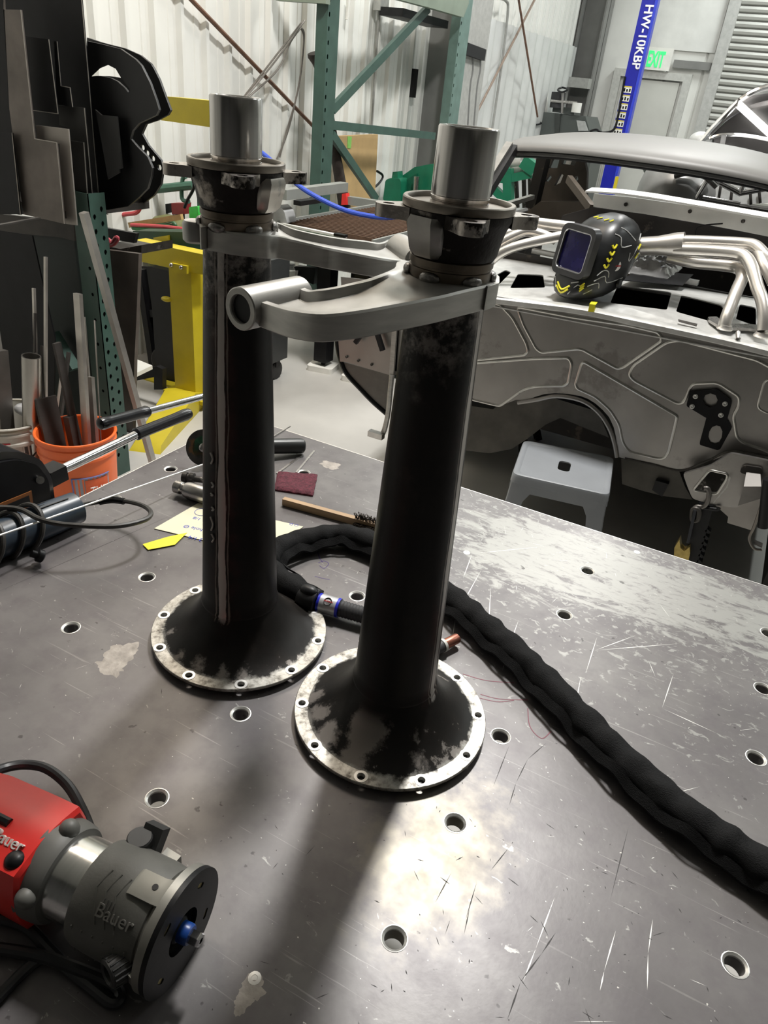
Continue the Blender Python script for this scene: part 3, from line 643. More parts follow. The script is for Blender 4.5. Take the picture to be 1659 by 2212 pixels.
part('base_plate', BLACK, RT, prism, circ((0, 0), .0555, 56), 0, .005, 'z', [circ((0, 0), .021, 24)] + slots, fnr)
part('base_flange', M('cast_grey', (.30, .29, .26), .45, .6, .1, 30), RT, prism, circ((0, 0), .0545, 56), .005, .013, 'z', [circ((0, 0), .03, 24)], fnr)
part('screw_backing', M('brass_screw', (.5, .42, .2), .4, .8), RT, many(cyl, [(fnr(.040 * math.cos(a), .040 * math.sin(a), .0012), fnr(.040 * math.cos(a), .040 * math.sin(a), .0055), .0045) for a in (.6, 2.6, 4.2, 5.5)]))
rt('base_housing', M('cast_grey', (.30, .29, .26), .45, .6, .1, 30), [(.03, .013), (.047, .013), (.0445, .018), (.043, .03), (.043, .04), (.03, .04)], caps=False)
gr = rt('rubber_grip', GREYRUB, [(.043, .022), (.0462, .024), (.0478, .04), (.0478, .085), (.047, .103), (.0455, .108), (.038, .109)], 48, caps=False)
# raised moulded lines and lettering on the grip
def gline(bm, pts):
    P = [rp(s, a, .0481) for s, a in pts]; tube(bm, P, .0008, 5, smooth=False)
AT = math.atan2(Vector((0, 0, 1)).dot(ry), Vector((0, 0, 1)).dot(rx))      # angle of straight up
AF = math.atan2(Vector((.25, -.6, .75)).dot(ry), Vector((.25, -.6, .75)).dot(rx))  # towards the camera
sg = 1 if math.sin(AF - AT) > 0 else -1
for k in range(3):
    q = .008 + .012 * k
    part('grip_line', GREYRUB, gr, gline, [(.05 + q, AT + sg * .05), (.055 + q, AT + sg * .4), (.045 + q, AT + sg * .75), (.04 + q, AT + sg * .95)])
for k in range(6):
    part('grip_rib', GREYRUB, gr, gline, [(.032 + .013 * k, AT + sg * 1.15), (.032 + .013 * k, AT + sg * 1.9)])
for k in range(4):
    part('grip_bar', GREYRUB, gr, gline, [(.06 + .004 * k, AT + sg * .5), (.06 + .004 * k, AT + sg * .64)])
nrm = (rx * math.cos(AT + sg * .72) + ry * math.sin(AT + sg * .72))
part('embossed_lettering', M('worn_grey_rubber', (.17, .165, .15), .55), gr, gtext, 'Bauer', .016, ra + rz_ * .064 + nrm * .0475 - nrm.cross(-rz_) * .004, -rz_, nrm.cross(-rz_), .003)
rt('motor_barrel', M('polished_barrel', (.78, .78, .76), .2, 1., .05, 30, streak=(12, 1, 1)), [(.03, .105), (.0385, .106), (.0385, .149), (.03, .15)], caps=False)
rt('motor_collar', M('dark_grey_plastic', (.12, .118, .108), .5, 0, .1, 40), [(.036, .147), (.043, .148), (.0455, .153), (.0465, .162), (.047, .176), (.03, .184)])
for a in (AT + sg * 1.15, AT - sg * .35):
    s_ = rp(.159, a, .0455); part('collar_screw', CHROME, RT, cyl, s_ + rz_ * -.004, s_ + rz_ * -.0075, .0042)
    part('screw_lug', M('dark_grey_plastic', (.12, .118, .108), .5, 0, .1, 40), RT, ball, s_, .0095, (1, 1, 1), 14, 10)
rd_ = part('red_cap', RED, RT, loft, [[rp(s, 2 * PI * i / 32 + AT, 1 / max(abs(math.cos(2 * PI * i / 32)) / w_, abs(math.sin(2 * PI * i / 32)) / w_) * .5 + w_ * .5) for i in range(32)] for s, w_ in ((.168, .043), (.172, .0468), (.20, .047), (.27, .046), (.31, .042), (.318, .036))], angle=40)
nt_ = (rx * math.cos(AT + sg * .55) + ry * math.sin(AT + sg * .55))
part('lettering', M('white_print', (.85, .83, .8), .5), rd_, gtext, 'Bauer', .0145, rp(.224, AT + sg * .46, .0487), -rz_, nt_.cross(-rz_), .004)
sw = rp(.184, AT + sg * .60, .0495)
part('switch_boot', BLACK, rd_, ball, sw, .0085, (1.1, 1.1, .8), 18, 10)
part('vent_slot', BLACK, rd_, tube, [rp(.218, AT + sg * .10, .0465), rp(.25, AT + sg * .1, .0465), rp(.30, AT + sg * .1, .043)], .0045, 8)
def hblock(bm, a0_, a1_, s0, s1):
    loft(bm, [[rp(s, a0_ + (a1_ - a0_) * i / 8, r) for i in range(9)] + [rp(s, a1_, .04), rp(s, a0_, .04)] for s, r in ((s0, .0535), (s0 + .012, .0508), (s1 - .004, .0505), (s1, .0485))])
CG = M('cast_grey', (.30, .29, .26), .45, .6)
hb_ = part('housing_block', CG, RT, hblock, AT - sg * .2, AT + sg * .28, .013, .055)
part('block_hole', BLACK, hb_, cyl, rp(.03, AT + sg * .02, .0505), rp(.03, AT + sg * .02, .0512), .0028)
part('housing_block', CG, RT, hblock, AT + sg * 1.45, AT + sg * 1.75, .013, .052)
# clamp lever and depth knobs
KN = M('black_knob_plastic', (.028, .028, .028), .5, 0, .2, 30)
uz = Vector((0, 0, 1))
kb = (-0.355,0.3025,0.985)
part('clamp_stem', M('cast_grey', (.30, .29, .26), .45, .6, .1, 30), RT, boxm, (-.335, .296, .955), (-.318, .316, .975))
part('clamp_knob', KN, RT, lathe, [(.0105, 0), (.012, .001), (.012, .022), (.0108, .0235)], Vector(kb) + uz * -.016, Vector(kb) + uz * .01, 24)
part('clamp_lever', KN, RT, bar, (-0.3476,0.3011,0.97), (-0.3494,0.321,0.992), .02, .014)
part('clamp_bolt', BLACKMETAL, RT, cyl, (-0.353,0.3078,0.968), (-0.3432,0.2987,0.955), .006)
kf = Vector((-0.3008,0.2213,0.958)); kd = (Vector((-.25, -.8, .1))).normalized()
part('depth_knob', KN, RT, lathe, [(.008, -.008), (.0125, -.006), (.0135, .002), (.0125, .012), (.0095, .0135), (.0075, .012), (.007, .006)], kf, kf + kd, 28)
for k in range(18):
    a = 2 * PI * k / 18; x_, y_, z_, _ = frame(kf, kf + kd)
    part('knurl_rib', KN, RT, cyl, kf + (x_ * math.cos(a) + y_ * math.sin(a)) * .0134 - z_ * .005, kf + (x_ * math.cos(a) + y_ * math.sin(a)) * .0128 + z_ * .011, .001, None, 5)
part('knob_bracket', M('cast_grey', (.30, .29, .26), .45, .6, .1, 30), RT, bar, kf - kd * .004, Vector((-.300, .238, .945)), .02, .016)
rt('collet_shank', BLACKMETAL, [(.012, .03), (.012, .004), (.01, .002)])
rt('collet_ring', M('blue_collet', (.01, .06, .28), .35), [(.0085, .006), (.0095, .002), (.0095, -.006), (.0085, -.008)])
rt('collet_nut', CHROME, [(.0062, -.006), (.0068, -.009), (.0068, -.017), (.0055, -.0185), (.003, -.0185), (.003, -.014)], 6)
# cords
cordm = M('black_cord', (.024, .024, .026), .36, 0, .2, 60)
part('cord', cordm, RT, tube, [(-.62, .262, .945), (-.60, .30, .95), (-0.5661,0.2769,0.948), (-0.5698,0.2899,0.945), (-0.5767,0.3147,0.93), (-0.5654,0.3344,0.925), (-0.5403,0.3443,0.925), (-0.5081,0.3436,0.92), (-0.4761,0.3329,0.915), (-0.4468,0.3188,0.91), (-0.4248,0.3034,0.907), (-0.4075,0.285,0.906)], .0055, 10)
solo('power_cord', 'thick black cord lying in front of the router, bent back below it', 'cord', cordm, tube, [(-0.4583,0.1752,0.91), (-0.4254,0.1925,0.91), (-0.3876,0.2063,0.912), (-0.3557,0.2141,0.912), (-0.3266,0.2208,0.909), (-0.3106,0.2212,0.907), (-0.3043,0.2165,0.9062), (-0.3091,0.2115,0.9062), (-0.3313,0.2116,0.9062), (-0.3606,0.2124,0.9062), (-0.3898,0.2151,0.908), (-0.4189,0.2173,0.912), (-0.4456,0.2093,0.915), (-0.4688,0.1978,0.915)], .0056, 10)
solo('power_cord', 'black cord slanting out of the frame below the router', 'cord', cordm, tube, [(-0.3885,0.2085,0.906), (-0.3935,0.1952,0.906), (-0.3946,0.1676,0.906), (-0.3956,0.1417,0.906)], .0052, 10)

# ================================================================ welding gun and its sleeved cable
HG = thing('welding_gun', 'welding gun with copper tip on a black sleeved cable looping behind the tubes', 'welding gun', (-.1, .85, .9))
SLV = M('black_fabric_sleeve', (.007, .007, .0075), .75, 0, .4, 120, .5, 420, streak=(1, 1, 4), spec=.15)
path = [(1.0, .28, .922), (.75, .44, .922), (.5, .555, .922), (.34, .62, .922)] + [(0.2294,0.6532,0.922),(0.2008,0.6575,0.922),(0.1518,0.6702,0.922),(0.0924,0.6906,0.922),(0.0172,0.7323,0.922),(-0.0558,0.7788,0.922),(-0.1396,0.8321,0.922),(-0.2119,0.8702,0.922),(-0.2757,0.9022,0.922),(-0.3317,0.9261,0.922),(-0.4018,0.9631,0.922),(-0.472,0.9746,0.922),(-0.5234,0.9649,0.922),(-0.5591,0.9292,0.922),(-0.5825,0.8847,0.922),(-0.5872,0.841,0.922),(-0.5745,0.8103,0.922),(-0.5413,0.7944,0.922),(-0.5011,0.7851,0.922),(-0.4697,0.7794,0.922)]
def sleeve(bm):
    P = catmull(path, 12); rings = []; N = len(P); s_ = 0
    for i, p in enumerate(P):
        d = (P[min(i + 1, N - 1)] - P[max(i - 1, 0)]).normalized(); x = d.cross(Vector((0, 0, 1))).normalized(); y = x.cross(d)
        if i: s_ += (P[i] - P[i - 1]).length
        t = i / (N - 1); rr = .0215 - .003 * t
        rings.append([bm.verts.new(p + (x * math.cos(a) * (1.05 + .07 * math.sin(s_ * 150 + .9 * math.sin(s_ * 40))) + y * math.sin(a) * (.96 + .05 * math.sin(s_ * 150))) * rr * (1 + .16 * noise.noise(Vector((s_ * 45, math.cos(a) * 1.2, math.sin(a) * 1.2)))))
                      for a in [2 * PI * q / 18 for q in range(18)]])
    ring_faces(bm, rings)
part('cable_sleeve', SLV, HG, sleeve, angle=60)
def flap(bm):
    P = catmull(path, 12); r_ = []; N = len(P); s_ = 0
    for i, p in enumerate(P):
        d = (P[min(i + 1, N - 1)] - P[max(i - 1, 0)]).normalized(); x = d.cross(Vector((0, 0, 1))).normalized()
        if i: s_ += (P[i] - P[i - 1]).length
        wv = .0035 * math.sin(s_ * 60) + .002 * math.sin(s_ * 131)
        q = p - x * (.0225 - .003 * i / N) + Vector((0, 0, .004 + wv)); e = p - x * .030 + Vector((0, 0, -.006 + wv))
        r_.append([bm.verts.new(v) for v in (q + Vector((0, 0, .003)), e + Vector((0, 0, .003)), e, q)])
    ring_faces(bm, r_)
part('sleeve_flap', SLV, HG, flap)
part('sleeve_cuff', RUBBER, HG, tube, [(-0.4837,0.7785,0.921),(-0.4715,0.7769,0.921),(-0.4565,0.7775,0.921)], .0195, 16)
part('cuff_buckle', BLACK, HG, ball, (-0.4715,0.7757,0.937), .011, (1.5, 1, .8), 14, 10)
b0, b1 = Vector((-0.4567,0.7807,0.918)), Vector((-0.4217,0.7868,0.918))
lb = part('silver_label', M('silver_label', (.6, .6, .62), .3, .4, .08, 60), HG, cyl, b0, b1, .0148, None, 28)
BB = M('blue_band', (.02, .03, .55), .35)
for q in (.06, .94): part('blue_band', BB, lb, cyl, b0.lerp(b1, q - .06), b0.lerp(b1, q + .06), .0152, None, 28)
e_ = (b1 - b0).normalized(); upn = Vector((.1, -.5, .86)); upn = (upn - e_ * upn.dot(e_)).normalized()
sd = upn.cross(e_)
part('maker_badge', M('badge_black', (.02, .02, .02), .4), lb, tube, [b0.lerp(b1, .5) + upn * .0146 + e_ * .0058 * math.cos(t) + sd * .0058 * math.sin(t) for t in [2 * PI * i / 16 for i in range(16)]], .0009, 5, 1, True)
part('badge_lettering', M('badge_red', (.6, .02, .02), .4), lb, gtext, 'LINCOLN', .0034, b0.lerp(b1, .32) + upn * .0146 + sd * -.001, e_, sd, .002)
nk = catmull([(-0.4229,0.7875,0.917),(-0.403,0.7916,0.917),(-0.3798,0.7941,0.917),(-0.3473,0.7937,0.917),(-0.3142,0.7905,0.917),(-0.2847,0.7854,0.917),(-0.2656,0.7849,0.917),(-0.2544,0.79,0.917)], 6)
part('ribbed_handle', M('dark_grey_rubber', (.045, .045, .048), .5, 0, .1, 60), HG, lathe, [(.0122 + (.0012 if i % 2 else 0), .0025 * i) for i in range(34)], b1, b1 + e_, 20)
part('neck_tube', M('dull_grey_tube', (.33, .33, .31), .4, .6), HG, tube, [Vector(b1) + e_ * .08, Vector((-0.3316,0.7943,0.915)), Vector((-0.2855,0.7876,0.915)), Vector((-0.2608,0.7887,0.913))], .0085, 12)
t0, t1 = Vector((-0.2604,0.7878,0.913)), Vector((-0.2432,0.8293,0.913)); e_ = (t1 - t0).normalized()
part('nozzle_sleeve', M('dark_grey_rubber', (.045, .045, .048), .5, 0, .1, 60), HG, cyl, t0, t0.lerp(t1, .34), .0095, None, 20)
part('insulator_ring', WHITE, HG, cyl, t0.lerp(t1, .34), t0.lerp(t1, .44), .0105, None, 20)
part('copper_nozzle', M('heat_tinted_copper', (.42, .17, .12), .38, .8, .2, 40), HG, lathe, [(.0075, 0), (.008, .001), (.008, .026), (.0072, .028), (.005, .028), (.005, .02)], t0.lerp(t1, .44), t1, 20)

# ================================================================ small things lying on the table
pp = thing('note_card', 'cream paper note with blue handwriting lying behind the axle tubes', 'paper', (-0.7187,0.8731,0.9))
A_, B_, C_ = Vector((-0.8206,0.8111,0.9)), Vector((-0.818,0.928,0.9)), Vector((-0.6118,0.9738,0.9)); D_ = A_ + C_ - B_
part('sheet', M('cream_paper', (.74, .70, .52), .75, 0, .03, 20), pp, prism, [tuple(q[:2]) for q in (A_, B_, C_, D_)], .9006, .9016)
INK = M('blue_ink', (.03, .05, .45), .6)
ex_ = (A_ - D_).normalized(); ey_ = (A_ - B_).normalized()        # the note is read from the other side
for s_, sz, (px, py) in (('hole Ø', .013, [(-0.7499,0.8601)][0]), ('2 1/4', .013, [(-0.7293,0.8355)][0]), ('1 1/8', .012, [(-0.7674,0.8887)][0]), ('O.D.', .010, [(-0.621,0.9736)][0])):
    part('handwriting', INK, pp, gtext, s_, sz, (px, py, .9017), ex_, ex_.cross(Vector((0, 0, -1))), .0002)
cx_ = Vector((-0.7907,0.9036,0.9)) + Vector((0, 0, .0018))
part('drawn_circle', INK, pp, tube, [cx_ + Vector((.013 * math.cos(t), .013 * math.sin(t), 0)) for t in [2 * PI * i / 20 for i in range(20)]], .0005, 4, 1, True)
solo('tape_strip', 'strip of bright yellow tape stuck to the corner of the paper note', 'tape', M('yellow_tape', (.85, .78, .03), .45), prism, [q[:2] for q in [(-0.7999,0.7614,0.902),(-0.7807,0.7543,0.902),(-0.7556,0.7921,0.902),(-0.7648,0.8332,0.902),(-0.7824,0.8033,0.902)]], .9018, .9026)
def padfn(bm):
    q = [Vector(v) for v in [(-0.7716,1.1196,0.9),(-0.6995,1.1606,0.9),(-0.6594,1.0806,0.9),(-0.7342,1.0538,0.9)]]; n = 14; g = []
    for i in range(n + 1):
        row = []
        for j in range(n + 1):
            p = q[0].lerp(q[1], i / n).lerp(q[3].lerp(q[2], i / n), j / n); ed = 1 if 0 < i < n and 0 < j < n else 0
            w_ = noise.noise(p * 90) * .0016; row.append(bm.verts.new((p.x + (1 - ed) * w_, p.y + (1 - ed) * w_, .9075 * ed + .9035 * (1 - ed) + w_)))
        g.append(row)
    for i in range(n):
        for j in range(n): bm.faces.new((g[i][j], g[i + 1][j], g[i + 1][j + 1], g[i][j + 1]))
    rim = [g[i][0] for i in range(n)] + [g[n][j] for j in range(n)] + [g[i][n] for i in range(n, 0, -1)] + [g[0][j] for j in range(n, 0, -1)]
    low = [bm.verts.new((v.co.x, v.co.y, .9003)) for v in rim]
    ring_faces(bm, [rim, low], True, False, True)
solo('scouring_pad', 'maroon abrasive pad lying on the table beyond the wooden brush', 'abrasive pad', M('maroon_fibre', (.11, .022, .035), .9, 0, .5, 160, 1., 500), padfn)
br = thing('wire_brush', 'small wooden handled wire brush with dark bristles', 'brush', (-0.6048,1.0349,0.9))
h0, h1 = Vector((-0.6883,1.0199,0.9)), Vector((-0.4947,1.0465,0.9))
part('handle', M('pale_wood', (.42, .28, .16), .6, 0, .15, 14, streak=(1, 1, 8)), br, bar, h0 + Vector((0, 0, .008)), h1 + Vector((0, 0, .008)), .011, .014)
def bris(bm):
    g = random.Random(3)
    for i in range(90):
        p = h0.lerp(h1, g.uniform(.78, .99)) + Vector((g.uniform(-.004, .004), g.uniform(-.004, .004), .013)); cyl(bm, p, p + Vector((g.uniform(-.006, .006), -.004 + g.uniform(-.006, .006), .014)), .0006, None, 4)
    for i in range(90):
        p = h0.lerp(h1, g.uniform(.78, .99)) + Vector((0, -.005, .008)); cyl(bm, p, p + Vector((g.uniform(-.004, .004), -.012, g.uniform(-.006, .004))), .0006, None, 4)
part('bristles', M('dark_wire', (.05, .04, .03), .5, .5), br, bris, kind='stuff')
# cut-off grinder behind the rear tube: wheel on one side, black grip on the other
gd = thing('cutoff_grinder', 'small air grinder with a cut-off wheel, black grip end showing past the tube', 'grinder', (-0.8463,1.0924,0.9))
g0, g1 = Vector((-0.9247,1.0532,0.938)), Vector((-0.7824,1.2306,0.918)); ge = (g1 - g0).normalized()
gw, gn = Vector((-0.9059,1.0498,0.944)), Vector((.32, -.82, .42)).normalized()
part('wheel_nut', STEEL, gd, lathe, [(.009, 0), (.009, .004), (.006, .006)], gw + gn * .002, gw + gn, 16)
part('cutting_wheel', M('cutting_wheel', (.055, .05, .045), .6, 0, .4, 40, wear=((.16, .08, .03), 20, .55)), gd, lathe, [(.006, 0), (.0375, .0), (.0375, .0022), (.006, .0022)], gw, gw + gn, 40)
part('wheel_label', M('wheel_label_green', (.03, .12, .06), .5, 0, .3, 60), gd, lathe, [(.012, -.0004), (.024, -.0004), (.024, 0)], gw + gn * .0022, gw + gn * .01, 30)
part('gear_head', STEEL, gd, lathe, [(.008, 0), (.014, .004), (.014, .03), (.01, .034)], gw, gw - gn, 24)
part('body', DARKSTEEL, gd, cyl, gw - gn * .018, g1 - ge * .09, .0125)
part('grip', M('black_grip_sleeve', (.022, .023, .023), .38, 0, .15, 40), gd, lathe, [(.0145, 0), (.0165, .002), (.0168, .085), (.0158, .094), (.0125, .097)], g1 - ge * .095, g1, 24)
wr = thing('air_ratchet', 'dull chrome air tool with knurled ends lying against the rear tube', 'air tool', (-0.8504,0.9527,0.9))
w0, w1 = Vector((-0.8767,0.9288,0.917)), Vector((-0.7818,0.9385,0.917))
part('head', STEEL, wr, lathe, [(.010, 0), (.0125, .002), (.0125, .016), (.0105, .018), (.0105, .022), (.015, .026), (.0165, .034), (.0165, .07), (.012, .085)], w0, w1, 24)
w0, w1 = Vector((-0.8945,0.9696,0.914)), Vector((-0.8265,0.9935,0.914))
part('coupling', DARKSTEEL, wr, lathe, [(.008, 0), (.0105, .001), (.0105, .01), (.008, .011), (.008, .014), (.011, .015), (.011, .024), (.006, .026), (.006, .05)], w0, w1, 20)
for i, (a, b, lab) in enumerate((((-0.7707,1.1151,0.9), (-0.7778,1.2194,0.9), 'thin bright steel strip pointing past the black grip'), ((-0.7413,1.1434,0.9), (-0.7676,1.2541,0.9), 'thin steel strip beyond the other strip, over the maroon pad'), ((-0.8761,1.1973,0.903), (-0.883,1.3287,0.9), 'thin grey wire at the far corner of the table'))):
    solo('filler_strip', lab, 'metal strip', STEEL, bar, Vector(a) + Vector((0, 0, .0015)), Vector(b) + Vector((0, 0, .0015)), .004 if i < 2 else .0022, .002)
# dark blue heat gun body with its cord wound round it
ht = thing('heat_gun', 'dark slate blue tool barrel wound with its grey cord', 'heat gun', (-0.9251,0.6328,0.9))
a0, a1 = Vector((-0.939,0.7531,0.931)), Vector((-.985, .40, .931))
part('barrel', M('slate_blue_plastic', (.035, .05, .07), .35, 0, .1, 20), ht, lathe, [(.024, 0), (.028, .003), (.0285, .02), (.03, .05), (.031, .2), (.031, .33)], a0, a1, 36)
for k in range(3): part('barrel_slot', BLACK, ht, bar, a0.lerp(a1, .06) + Vector((.008 - .008 * k, 0, .0285 - .001 * k)), a0.lerp(a1, .22) + Vector((.008 - .008 * k, 0, .0305)), .002, .001)
CORDG = M('grey_black_cord', (.045, .042, .038), .5, 0, .2, 60)
hx, hy, hz, _ = frame(a0, a1)
part('wound_cord', CORDG, ht, tube, [a0 + hz * (.075 + .034 * (i / 12) + .022 * math.sin(PI * 2 * i / 12)) + (hx * math.cos(PI * 2 * i / 12) + hy * math.sin(PI * 2 * i / 12)) * .036 for i in range(12 * 6)], .0042, 8, 2)
part('cord_loop', CORDG, ht, tube, [(-0.9869,0.6106,0.975), (-0.9722,0.6327,0.975), (-0.9444,0.6488,0.973), (-0.9009,0.6476,0.972), (-0.8601,0.6611,0.97), (-0.8031,0.7065,0.965), (-0.7846,0.7535,0.96), (-0.7964,0.7828,0.956), (-0.832,0.7998,0.95), (-0.8761,0.7971,0.945), (-0.9138,0.7795,0.938), (-0.9388,0.7572,0.932)], .0042, 8)
part('strain_relief', BLACK, ht, tube, [(-0.9138,0.7795,0.938), (-0.8947,0.7914,0.943), (-0.8731,0.7974,0.945)], .006, 8)
part('clamp_knob', BLACKMETAL, ht, lathe, [(.008, 0), (.0105, .002), (.0105, .01), (.006, .012), (.006, .02)], (-0.8872,0.6336,0.912), (-0.8954,0.621,0.922), 16)
solo('filler_rod', 'long thin white welding rod crossing over the table to the rear tube', 'rod', M('bright_rod', (.75, .74, .7), .35, .5), cyl, (-0.9149,0.5557,0.972), (-0.8732,1.0158,0.932), .0016, None, 8)
# lever shrinker on its own post at the table's left end
ls = thing('lever_shrinker', 'black lever machine with a chrome handle and glossy black grip', 'machine', (-1.12, .68, 0))
part('body', GRIP, ls, prism, roundpoly([(0.6359,1.024),(0.6964,1.0298),(0.7343,1.0143),(0.7704,0.9857),(0.7874,0.9429),(0.7853,0.8544),(0.6084,0.8956)], .012, 3), -1.04, -1.17, 'x', angle=30)
part('side_plate', BLACKPLATE, ls, prism, roundpoly([(0.637,1.0082),(0.6895,1.0142),(0.7238,1.0049),(0.7577,0.9822),(0.7752,0.945),(0.7728,0.8624),(0.6148,0.9034)], .012, 3), -1.04, -1.034, 'x')
part('warning_label', M('orange_label', (.3, .1, .02), .5), ls, prism, [(0.6647,0.9418),(0.7366,0.9387),(0.7352,0.9088),(0.66,0.9183)], -1.034, -1.0325, 'x')
part('label_panel', BLACK, ls, prism, [(0.6628,0.9348),(0.7292,0.9328),(0.7296,0.9136),(0.6601,0.9213)], -1.0324, -1.0315, 'x')
part('pivot_screw', STEEL, ls, cyl, (-1.034,0.7573,0.951), (-1.026,0.7524,0.9558), .007)
part('handle_block', BLACKMETAL, ls, bar, (-1.06,0.7886,0.9338), (-1.06,0.8246,0.9354), .035, .03)
part('lever', CHROME, ls, cyl, (-1.06,0.8117,0.9348), (-1.06,1.026,0.9391), .0095)
part('lever_grip', GRIP, ls, lathe, [(.011, 0), (.0135, .003), (.0125, .03), (.0125, .12), (.0138, .155), (.0115, .166), (.006, .17)], (-1.06,1.0155,0.9397), (-1.06,1.1808,0.9333), 20)
part('post', BLACKMETAL, ls, boxm, (-1.15, .6, .02), (-1.06, .7, .92))
part('floor_plate', BLACKMETAL, ls, boxm, (-1.25, .5, 0), (-1.02, .8, .02))
l2 = thing('lever_bender', 'second lever with a black grip and chrome rod above the other one', 'machine', (-1.25, 1.45, 0))
q0, q1 = Vector((-1.2,1.0462,0.9117)), Vector((-1.2,1.5106,0.8581))
part('lever_grip', GRIP, l2, lathe, [(.006, 0), (.0125, .004), (.0145, .012), (.013, .03), (.013, .12), (.0145, .145), (.0125, .15)], q0, q1, 20)
part('lever', CHROME, l2, cyl, q0.lerp(q1, .3), q1, .0085)
part('clamp_head', BLACKMETAL, l2, box, q1, (.07, .09, .07))
part('post', BLACKMETAL, l2, cyl, (q1.x, q1.y, 0), (q1.x, q1.y, q1.z), .028)

# ================================================================ stripped car behind the table, seen from its nose
CAR = thing('car_body', 'bare metal car shell without engine, grey primer roof and bead rolled firewall', 'car', (-.6, 3.5, 0))
YF = 2.66
fw_out = [(-1.5434,0.9166),(-1.1988,0.9496),(-0.86,0.9727),(-0.6766,0.9828),(-0.5166,0.9878),(-0.3772,0.9946),(-0.2556,0.9952),(-0.0685,0.9911),(0.0797,0.9739),(0.2678,0.9518),(0.3993,0.5919),(0.2018,0.6109),(0.0792,0.6135),(-0.056,0.5015),(-0.2606,0.486)] + \
    [(-0.2859,0.4864),(-0.2996,0.5208),(-0.3144,0.5621),(-0.331,0.5948),(-0.3568,0.6284),(-0.3863,0.6496),(-0.4183,0.6666),(-0.4486,0.6766),(-0.4775,0.6799),(-0.5263,0.6757),(-0.5745,0.6658),(-0.615,0.6505),(-0.6478,0.6303),(-0.6804,0.6063),(-0.7172,0.6001),(-0.775,0.5594),(-0.9204,0.549)] + [(-1.15,0.5723),(-1.2603,0.585),(-1.2903,0.7753),(-1.5156,0.7261)]
fw = part('firewall', SHEET, CAR, prism, fw_out, YF, YF + .004, 'y')
def bead(bm, pts, r, closed=True):
    P = roundpoly(pts, .018, 4) if closed else pts
    tube(bm, [Vector((x, YF - .0005, z)) for x, z in P], r, 8, 1, closed, smooth=False)
BEADS = [[(-0.8509,0.9478),(-0.7921,0.9084),(-0.7211,0.8259),(-0.7086,0.8003),(-0.716,0.7827),(-0.9156,0.7124),(-1.0077,0.6915),(-1.0427,0.919)],
         [(-0.7824,0.9517),(-0.745,0.8908),(-0.6788,0.8144),(-0.6553,0.8058),(-0.5184,0.8536),(-0.3733,0.8133),(-0.3545,0.8228),(-0.2513,0.9464),(-0.2701,0.9693),(-0.3749,0.9707),(-0.5699,0.9574)],
         [(-0.3285,0.8017),(-0.3235,0.8373),(-0.2349,0.9437),(-0.1962,0.959),(0.0545,0.9496),(0.1174,0.9304),(0.2305,0.6323),(0.1862,0.6571),(0.1042,0.6636),(0.0787,0.677),(0.0434,0.7498),(0.0498,0.7856),(0.0427,0.8171),(-0.0384,0.8475),(-0.1163,0.8233),(-0.1202,0.7733),(-0.1258,0.7497),(-0.1428,0.7429),(-0.3064,0.7851)],
         [(-0.9288,0.6971),(-0.6714,0.779),(-0.5534,0.8103),(-0.5372,0.7917),(-0.5343,0.717),(-0.5467,0.7028),(-0.6496,0.6745),(-0.6965,0.6487),(-0.7751,0.5596),(-0.7941,0.5568),(-0.9048,0.5527)],
         [(-0.5015,0.811),(-0.3183,0.7554),(-0.1297,0.6974),(-0.1279,0.6801),(-0.1202,0.5583),(-0.1279,0.5319),(-0.1487,0.523),(-0.2527,0.5186),(-0.2839,0.5457),(-0.3147,0.6117),(-0.3607,0.6577),(-0.4243,0.6915),(-0.4961,0.7051),(-0.5068,0.7205)]]
def panel(bm, pts): 
    P = roundpoly(pts, .018, 4); prism(bm, P, YF - .0022, YF + .001, 'y')
for q in BEADS:
    part('pressed_panel', SHEET, fw, panel, q)
    part('bead', M('polished_bead', (.55, .54, .51), .3, .95, .1, 30), fw, bead, q, .0058)
part('tunnel_flange', SHEET, fw, tube, [Vector((x, YF - .004, z)) for x, z in [(-0.2905,0.485),(-0.311,0.5326),(-0.3422,0.584),(-0.3885,0.6305),(-0.4445,0.6594),(-0.5026,0.6657),(-0.572,0.6545),(-0.6385,0.6215),(-0.7078,0.5911)]], .008, 8)
# small panel at the far right of the wall
part('bead', M('polished_bead', (.55, .54, .51), .3, .95, .1, 30), fw, bead, [(0.1059,0.7944),(0.097,0.8903),(0.1264,0.9042),(0.1649,0.7909),(0.1433,0.7848)], .0045)
# black pedal bracket bolted to the wall, two plates and four bolts
pb = part('pedal_bracket', BLACKPLATE, CAR, prism, roundpoly([(-0.1135,0.799),(-0.0325,0.8284),(0.0215,0.8034),(0.0261,0.7892),(0.0297,0.7322),(0.0248,0.7225),(-0.0359,0.7205),(-0.11,0.745),(-0.1116,0.7549)], .006, 2), YF - .012, YF - .004, 'y', [[(-0.0193,0.7917),(-0.0207,0.7729),(-0.034,0.7604),(-0.0523,0.7643),(-0.0643,0.7795),(-0.0627,0.7983),(-0.0488,0.8087),(-0.0312,0.8067)]])
part('lower_plate', BLACKPLATE, pb, prism, roundpoly([(-0.0361,0.7274),(0.0308,0.7325),(0.0531,0.7078),(0.0411,0.6215),(0.0337,0.6156),(-0.0279,0.6177),(-0.0303,0.6299)], .006, 2), YF - .007, YF - .0025, 'y', [[(0.016,0.7019),(0.0282,0.6866),(0.033,0.6633),(0.0297,0.6424),(0.0175,0.6336),(0.0027,0.6349),(-0.009,0.6507),(-0.0119,0.6726),(-0.008,0.6921),(0.0036,0.7025)]])
